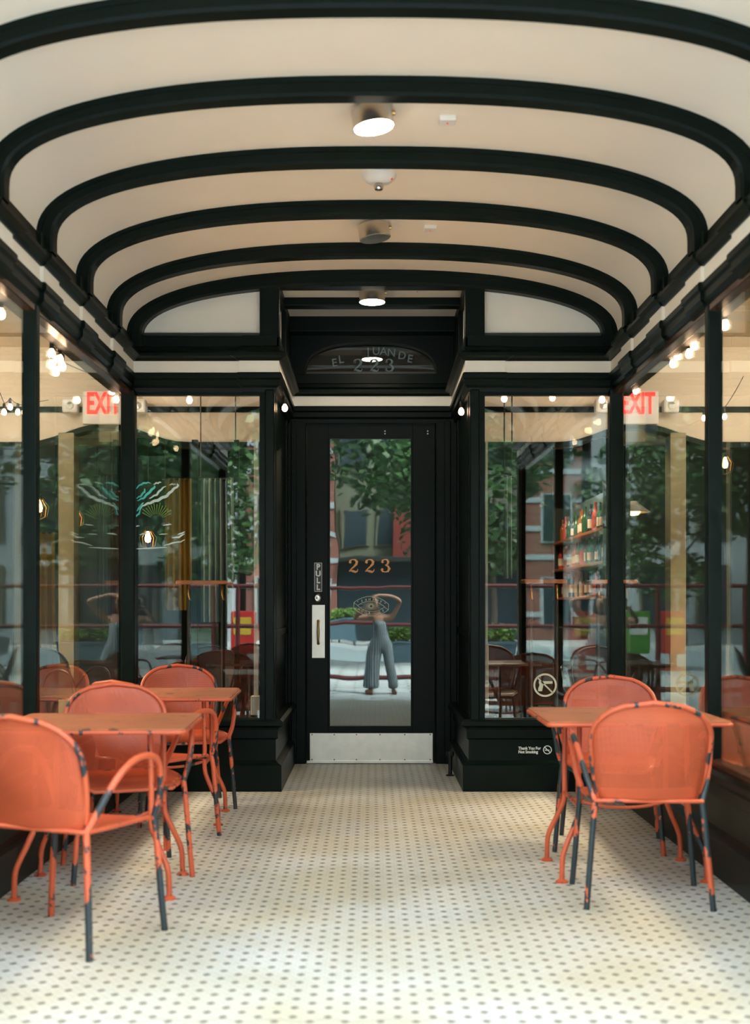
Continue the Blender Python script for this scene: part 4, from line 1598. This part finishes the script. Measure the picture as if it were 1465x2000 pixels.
# black patio furniture outside
CB0 = make_chair('black', M['black_metal'], M['black_metal'], M['bk_back'], M['bk_seat'], 'sidewalk_armchair')
cf = [True]
for i, (x, y, fx, fy, lb) in enumerate((
        (-1.75, 0.15, -0.9, 0.3, 'black mesh armchair outside, mirrored low in the left end window'),
        (-3.2, 0.35, 1.0, 0.1, 'black mesh armchair outside across the table from the left one'),
        (-2.5, -0.75, 0.1, 1.0, 'black mesh armchair outside behind the left sidewalk table'),
        (1.65, 0.10, 0.9, 0.2, 'black mesh armchair outside, mirrored low in the right end window'),
        (3.05, 0.3, -1.0, 0.2, 'black mesh armchair outside across the table from the right one'),
        (2.35, -0.7, 0.0, 1.0, 'black mesh armchair outside behind the right sidewalk table'),
        (4.4, 0.2, 1.0, 0.2, 'black mesh armchair outside farthest to the right'),
        (-4.6, 0.2, -1.0, 0.2, 'black mesh armchair outside farthest to the left'))):
    o = place_tree(CB0, cf, x, y, fx, fy, GZ)
    tag(o, lb, 'chair', 'black mesh armchairs on the sidewalk')
for x, lb in ((-2.45, 'black cafe table outside on the left, mirrored in the glass'), (2.35, 'black cafe table outside on the right, mirrored in the glass')):
    o = empty('cafe_table', (x, 0.2, GZ))
    tag(o, lb, 'table', 'black tables on the sidewalk')
    MB().box(-0.38, 0.38, -0.38, 0.38, 0.70, 0.72, 0.005).build('table_top', M['black_metal'], o)
    MB().lathe([(0.001, 0), (0.24, 0), (0.22, 0.02), (0.03, 0.04), (0.03, 0.70), (0.001, 0.70)], seg=20).build('pedestal', M['black_metal'], o)

for (x, y, fx, fy, lb) in (
        (-1.46, 11.1, 0.1, -1.0, 'black mesh armchair indoors behind the left end window'),
        (-2.55, 10.5, 0.9, -0.4, 'black mesh armchair indoors left of the corner post'),
        (1.08, 11.15, 0.0, -1.0, 'black mesh armchair indoors beside the pale strip of right end window'),
        (1.95, 10.75, -0.3, -1.0, 'black mesh armchair indoors behind the right corner post')):
    o = place_tree(CB0, cf, x, y, fx, fy, 0.0)
    tag(o, lb, 'chair', 'black mesh armchairs indoors')
for x, lb in ((-1.02, 'black cafe table indoors behind the left end window'), (1.05, 'black cafe table indoors behind the right end window')):
    o = empty('cafe_table', (x, 10.32, 0))
    tag(o, lb, 'table', 'black tables indoors')
    MB().box(-0.33, 0.33, -0.33, 0.33, 0.715, 0.735, 0.005).build('table_top', M['black_metal'], o)
    MB().lathe([(0.001, 0), (0.22, 0), (0.20, 0.02), (0.03, 0.04), (0.03, 0.715), (0.001, 0.715)], seg=20).build('pedestal', M['black_metal'], o)

# red railing
rl = empty('street_railing', (0, -1.6, GZ))
tag(rl, 'dark red pipe railing along the sidewalk, mirrored in the glass', 'railing')
for z in (1.66, 1.08, 0.17):
    MB().tube([(-9, 0, z), (9, 0, z)], 0.032 if z > 1 else 0.04, 8).build('rail', M['red_rail'], rl)
for k in range(9):
    x = -8.5 + k * 2.15 - (0.9 if k == 4 else 0)
    MB().tube([(x, 0, 0), (x, 0, 1.66)], 0.035, 8).build('post', M['red_rail'], rl)


def foliage(m, c, rad, n, size, rr, flat=0.7):
    for _ in range(n):
        while True:
            p = Vector((rr.uniform(-1, 1), rr.uniform(-1, 1), rr.uniform(-1, 1)))
            if 0.25 < p.length < 1:
                break
        q = Vector(c) + Vector((p.x * rad, p.y * rad, p.z * rad * flat))
        d1 = Vector((rr.uniform(-1, 1), rr.uniform(-1, 1), rr.uniform(-.6, .6))).normalized()
        d2 = d1.cross(Vector((rr.uniform(-1, 1), rr.uniform(-1, 1), rr.uniform(-1, 1)))).normalized()
        s = size * rr.uniform(0.6, 1.3)
        v = [m.bm.verts.new(q + d1 * s), m.bm.verts.new(q + d2 * s * 0.55), m.bm.verts.new(q - d1 * s), m.bm.verts.new(q - d2 * s * 0.55)]
        m.bm.faces.new(v)


def tree(x, y, h, crown, label, seed, low=2.6):
    rr = random.Random(seed)
    o = empty('street_tree', (x, y, GZ))
    tag(o, label, 'tree', 'street trees mirrored in the glass')
    m = MB()
    m.tube([(0, 0, 0), (0.05, 0.02, 1.2), (0.0, 0.05, 2.6), (0.1, 0, h * 0.75)], [0.17, 0.13, 0.11, 0.05], 10)
    cl = []
    for k in range(9):
        a = rr.uniform(0, 6.28)
        z0 = rr.uniform(2.2, h * 0.6)
        e = (crown * 0.8 * math.cos(a), crown * 0.8 * math.sin(a), z0 + rr.uniform(0.4, 1.4))
        m.tube([(0.03, 0.02, z0), (e[0] * 0.5, e[1] * 0.5, z0 + 0.5), e], [0.05, 0.035, 0.015], 6)
        cl.append(e)
    m.build('trunk', M['bark'], o)
    m = MB()
    for k in range(16):
        if k < 9:
            c = cl[k]
        else:
            a = rr.uniform(0, 6.28)
            q = rr.uniform(0.2, 0.9) * crown
            c = (q * math.cos(a), q * math.sin(a), rr.uniform(low + 0.4, h))
        foliage(m, c, rr.uniform(0.8, 1.3), 260, 0.13, rr)
    m.build('foliage', M['leaf'], o)


tree(1.5, -8.5, 7.0, 2.3, 'leafy street tree just right of the viewer, mirrored atop the door glass', 1, 3.0)
tree(-4.9, -7.6, 7.0, 2.3, 'leafy street tree to the left, mirrored in the left end window', 2)
tree(8.0, -6.4, 7.0, 2.3, 'leafy street tree to the right, mirrored in the right end window', 3)
tree(14.6, -8.0, 8.0, 2.4, 'leafy street tree far to the right outside', 4)
tree(-11.4, -7.0, 8.0, 2.4, 'leafy street tree far to the left outside', 5)
tree(-18.2, -8.0, 8.0, 2.5, 'leafy street tree farthest to the left outside', 6)
for k, (x_, w_) in enumerate(((-20.0, 'far left'), (-13.4, 'second from left'), (-6.8, 'just left of the door axis'), (4.4, 'just right of the door axis'), (11.0, 'second right of the door axis'), (17.6, 'far right'))):
    tree(x_, -25.0, 7.5, 2.3, 'tree across the street, %s in its row' % w_, 20 + k, 1.2)

# buildings across the street
def building(x0, x1, y, h, mat, label, cols, rows_, bands=False, wh=1.8, shop=False):
    o = empty('street_building', ((x0 + x1) / 2, y, GZ))
    tag(o, label, 'building', 'buildings across the street')
    w2 = (x1 - x0) / 2
    MB().box(-w2, w2, -6, 0, 0, h).build('wall', mat, o)
    for r_ in range(rows_):
        for c in range(cols):
            cx = -w2 + (c + 0.5) * 2 * w2 / cols
            z = 0.6 + r_ * 3.2
            f = MB().box(cx - 0.6, cx + 0.6, 0.0, 0.10, z - 0.05, z + wh + 0.05).build('window', M['white_siding'] if bands else M['grey_wall'], o)
            MB().box(cx - 0.5, cx + 0.5, 0.08, 0.12, z, z + wh).build('pane', M['win_dark'], f)
    if bands:
        m = MB()
        for r_ in range(int(h / 1.1)):
            m.box(-w2, w2, 0, 0.05, 0.9 + r_ * 1.1, 1.1 + r_ * 1.1)
        m.build('stone_band', M['white_siding'], o)
    if shop:
        MB().box(-w2, w2, 0.0, 0.25, 0.0, 3.25).build('shop_front', M['win_dark'], o)
        MB().box(-2.35, -1.35, 0.25, 0.35, 3.3, 5.4, 0.01).build('banner', M['red_cloth'], o)
        MB().box(-w2, w2, 0.2, 0.9, 3.1, 3.3, 0.02).build('awning', M['bronze'], o)
    MB().box(-w2, w2, -0.2, 0.4, h - 0.5, h, 0.03).build('cornice', M['kerb'], o)


building(-5.3, -1.5, -31, 12, M['brick'], 'red brick building with white stone bands, mirrored in the door', 2, 3, True)
building(-1.45, 7.5, -31.5, 11, M['grey_wall'], 'olive grey stone building straight across the street', 6, 3, shop=True, wh=1.5)
building(-16, -5.7, -29, 10, M['white_siding'], 'pale grey rendered building mirrored in the left end window', 5, 3, False, 2.2)
building(7.7, 20, -30, 11, M['white_siding'], 'pale rendered building across the street on the right', 6, 3, False, 2.2)
building(20.3, 38, -30, 12, M['brick'], 'long red brick building farthest right across the street', 6, 3)
building(-38, -16.3, -30, 12, M['grey_wall'], 'long grey building farthest left across the street', 7, 3)


# newspaper boxes
def news_box(x, y, mat, label):
    o = empty('newspaper_box', (x, y, GZ))
    tag(o, label, 'newspaper box', 'newspaper boxes on the sidewalk')
    MB().box(-0.25, 0.25, -0.22, 0.22, 0.35, 1.25, 0.03).build('cabinet', mat, o)
    MB().box(-0.07, 0.07, -0.07, 0.07, 0.03, 0.36).build('pedestal', mat, o)
    MB().box(-0.24, 0.24, -0.22, 0.22, 0.0, 0.05, 0.01).build('base', mat, o)
    MB().box(-0.19, 0.19, 0.215, 0.235, 0.75, 1.12, 0.005).build('display_window', M['box_yellow'] if mat is M['box_red'] else M['decal_w'], o)


news_box(-2.95, -10.0, M['box_red'], 'red newspaper box mirrored in the left end window near the pale strip')
news_box(-2.2, -10.1, M['box_green'], 'green newspaper box standing beside the red one')
news_box(4.5, -9.0, M['box_red'], 'red newspaper box mirrored in the right side window')


# planters
def planter(x, y, w_, h_, label, legs, seed):
    rr = random.Random(seed)
    o = empty('planter', (x, y, GZ))
    tag(o, label, 'planter', 'street planters mirrored in the door')
    z0 = 0.12 if legs else 0
    m = MB()
    a = [m.bm.verts.new(p) for p in ((-w_ * .42, -.3, z0), (w_ * .42, -.3, z0), (w_ * .42, .3, z0), (-w_ * .42, .3, z0))]
    b = [m.bm.verts.new(p) for p in ((-w_ * .5, -.36, z0 + h_), (w_ * .5, -.36, z0 + h_), (w_ * .5, .36, z0 + h_), (-w_ * .5, .36, z0 + h_))]
    m.bm.faces.new(a[::-1]); m.bm.faces.new(b)
    for i in range(4):
        m.bm.faces.new((a[i], a[(i + 1) % 4], b[(i + 1) % 4], b[i]))
    m.box(-w_ * .52, w_ * .52, -.38, .38, z0 + h_ - 0.06, z0 + h_, 0.01)
    m.build('trough', M['planter'], o)
    if legs:
        for k in (-1, 0, 1):
            MB().tube([(k * w_ * 0.35, 0, 0), (k * w_ * 0.33, 0, z0 + 0.02)], 0.03, 8).build('leg', M['black_metal'], o)
    m = MB()
    for k in range(5):
        foliage(m, (w_ * (-0.35 + 0.175 * k), 0, z0 + h_ + 0.18), 0.28, 90, 0.07, rr)
    m.build('foliage', M['leaf2'], o)


planter(-1.0, -25.0, 1.25, 0.75, 'low grey trough planter on legs, mirrored left in the door glass', True, 11)
planter(0.62, -10.2, 0.75, 0.55, 'blue-grey box planter at the kerb, mirrored right in the door glass', False, 12)
planter(2.6, -10.3, 1.4, 0.6, 'long blue-grey planter at the kerb on the right', False, 13)
planter(-6.5, -10.3, 1.6, 0.6, 'long blue-grey planter at the kerb on the left', False, 14)

# parked car, right
car = empty('parked_car', (7.5, -13.0, GZ - 0.12))
tag(car, 'dark parked car across the sidewalk, mirrored in the right end window', 'car')
prof = [(-2.1, .35), (-2.15, .7), (-1.5, .88), (-0.9, 1.38), (0.7, 1.42), (1.35, .95), (2.1, .85), (2.15, .4), (2.0, .28), (-2.0, .28)]
MB().prism_xz(prof, -0.85, 0.85).build('body', M['car_blue'], car)
MB().prism_xz([(-1.35, .9), (-0.85, 1.32), (0.62, 1.36), (1.2, .95)], 0.84, 0.865).build('side_windows', M['win_dark'], car)
for sx in (-1.3, 1.3):
    for sy in (-0.8, 0.8):
        MB().lathe([(0.001, -0.1), (0.32, -0.1), (0.32, 0.1), (0.001, 0.1)], (sx, sy, 0.32), 20, Matrix.Rotation(R(90), 3, 'X')).build('wheel', M['rubber'], car)


# ------------------------------------------------------------------ the person taking the picture (shows in the glass)
def skin_mesh(name, verts, edges, radii, root_i, mat, parent, sub=2):
    me = bpy.data.meshes.new(name)
    me.from_pydata(verts, edges, [])
    me.materials.append(mat)
    o = bpy.data.objects.new(name, me)
    COL.objects.link(o)
    o.parent = parent
    sk = o.modifiers.new('skin', 'SKIN')
    sk.use_smooth_shade = True
    layer = me.skin_vertices[0].data if me.skin_vertices else None
    for i, r_ in enumerate(radii):
        layer[i].radius = (r_, r_) if not isinstance(r_, tuple) else r_
        layer[i].use_root = (i == root_i)
    ss = o.modifiers.new('sub', 'SUBSURF')
    ss.levels = ss.render_levels = sub
    for p in me.polygons:
        p.use_smooth = True
    return o


def chain_person():
    per = empty('person', (0.08, -0.30, GZ))
    tag(per, 'person in pinstripe jumpsuit raising a camera, legs apart, mirrored in the door', 'person')
    V, E, Rr = [], [], []

    def v(p, r_, link=None):
        V.append(p)
        Rr.append(r_)
        if link is not None:
            E.append((link, len(V) - 1))
        return len(V) - 1
    # local frame: ground 0, faces +Y (towards the door)
    pel = v((0.03, 0, 0.80), (0.135, 0.10))
    wa = v((0.02, 0, 0.94), (0.105, 0.08), pel)
    ch = v((0.0, 0.0, 1.10), (0.130, 0.09), wa)
    ns_ = v((-0.02, 0.01, 1.215), (0.07, 0.06), ch)
    nk = v((-0.03, 0.02, 1.27), 0.045, ns_)
    hd0 = v((-0.04, 0.04, 1.33), 0.062, nk)
    hd1 = v((-0.045, 0.04, 1.42), (0.075, 0.088), hd0)
    hd2 = v((-0.045, 0.03, 1.49), (0.055, 0.065), hd1)
    for s in (-1, 1):
        # legs wide apart
        fx = -0.10 if s < 0 else 0.27
        hp = v((0.03 + s * 0.085, 0, 0.76), 0.085, pel)
        kn = v(((0.03 + s * 0.085) * 0.45 + fx * 0.55, 0.02, 0.42), 0.055, hp)
        an = v((fx, -0.02, 0.09), 0.034, kn)
        ht = v((fx + s * 0.01, 0.03, 0.035), 0.035, an)
        v((fx + s * 0.03, 0.14, 0.025), 0.028, ht)
        # arms: shoulder - elbow out - hand at the camera
        shd = v((s * 0.165 - 0.01, 0.0, 1.19), 0.052, ns_)
        el = v((0.40, 0.10, 1.44) if s > 0 else (-0.30, 0.10, 1.16), 0.036, shd)
        wr = v((0.05, 0.20, 1.53) if s > 0 else (-0.16, 0.21, 1.335), 0.025, el)
        pm = v((-0.005, 0.215, 1.515) if s > 0 else (-0.13, 0.225, 1.35), (0.03, 0.02), wr)
        bx_, bz_ = (-0.03, 1.50) if s > 0 else (-0.115, 1.345)
        for k in range(4):
            dx = -0.018 * k + 0.012
            f1 = v((bx_ + dx, 0.245, bz_ + 0.004 * (k % 2)), 0.009, pm)
            f2 = v((bx_ + dx - 0.012, 0.270, bz_ - s * 0.012), 0.0085, f1)
            v((bx_ + dx - 0.018, 0.278, bz_ - s * (0.030 + 0.003 * (k % 2))), 0.0075, f2)
        t1 = v((bx_ + 0.035, 0.205, bz_ - s * 0.015), 0.010, pm)
        v((bx_ + 0.01, 0.212, bz_ - s * 0.028), 0.009, t1)
    skin_mesh('body', V, E, Rr, 0, M['skin'], per)
    # jumpsuit: one cloth surface from strapless top to wide trouser hems
    V2 = [(0.03, 0, 0.80), (0.02, 0, 0.93), (0.005, 0.0, 1.08), (0.0, 0.0, 1.17)]
    E2 = [(0, 1), (1, 2), (2, 3)]
    R2 = [(0.175, 0.125), (0.142, 0.105), (0.170, 0.115), (0.160, 0.108)]
    for s in (-1, 1):
        fx = -0.10 if s < 0 else 0.27
        b0 = len(V2)
        V2 += [(0.03 + s * 0.09, 0, 0.74), ((0.03 + s * 0.09) * 0.45 + fx * 0.55, 0.02, 0.42), (fx, 0.0, 0.16), (fx, 0.0, 0.07)]
        E2 += [(0, b0), (b0, b0 + 1), (b0 + 1, b0 + 2), (b0 + 2, b0 + 3)]
        R2 += [0.122, 0.095, 0.098, 0.104]
    skin_mesh('jumpsuit', V2, E2, R2, 0, M['stripe'], per)
    # hair: long dark
    m = MB()
    m.lathe([(0.001, 0.125), (0.05, 0.115), (0.085, 0.075), (0.10, 0.02), (0.105, -0.05), (0.10, -0.16), (0.075, -0.25), (0.001, -0.26)], (-0.045, -0.035, 1.42), 20)
    m.build('hair', M['hair'], per)
    for s in (-1, 1):
        fx = -0.10 if s < 0 else 0.27
        m = MB()
        m.box(fx - 0.045 + s * 0.02, fx + 0.045 + s * 0.02, -0.08, 0.18, 0.0, 0.065, 0.02)
        m.build('shoe', M['shoe'], per)
    # face
    m = MB()
    m.tube([(-0.045, 0.125, 1.43), (-0.045, 0.142, 1.405), (-0.045, 0.128, 1.395)], [0.006, 0.011, 0.009], 6)
    m.build('nose', M['skin'], per)
    for s in (-1, 1):
        MB().lathe([(0.001, -0.01), (0.012, 0), (0.001, 0.01)], (-0.045 + s * 0.03, 0.115, 1.43), 10).build('eye', M['black_metal'], per)
    MB().tube([(-0.065, 0.118, 1.368), (-0.045, 0.124, 1.366), (-0.025, 0.118, 1.368)], 0.005, 6).build('mouth', M['red_cloth'], per)
    return per


chain_person()
hc = empty('film_camera', (0.0, -0.035, EYE))
tag(hc, 'black film camera held before the face of the person', 'camera')
MB().box(-0.045, 0.045, -0.035, 0.0, -0.07, 0.07, 0.008).build('camera_body', M['black_metal'], hc)
MB().lathe([(0.001, 0), (0.03, 0), (0.03, 0.03), (0.026, 0.032), (0.001, 0.025)], (0, -0.002, 0), 20, Matrix.Rotation(R(-90), 3, 'X')).build('lens', M['black_metal'], hc)
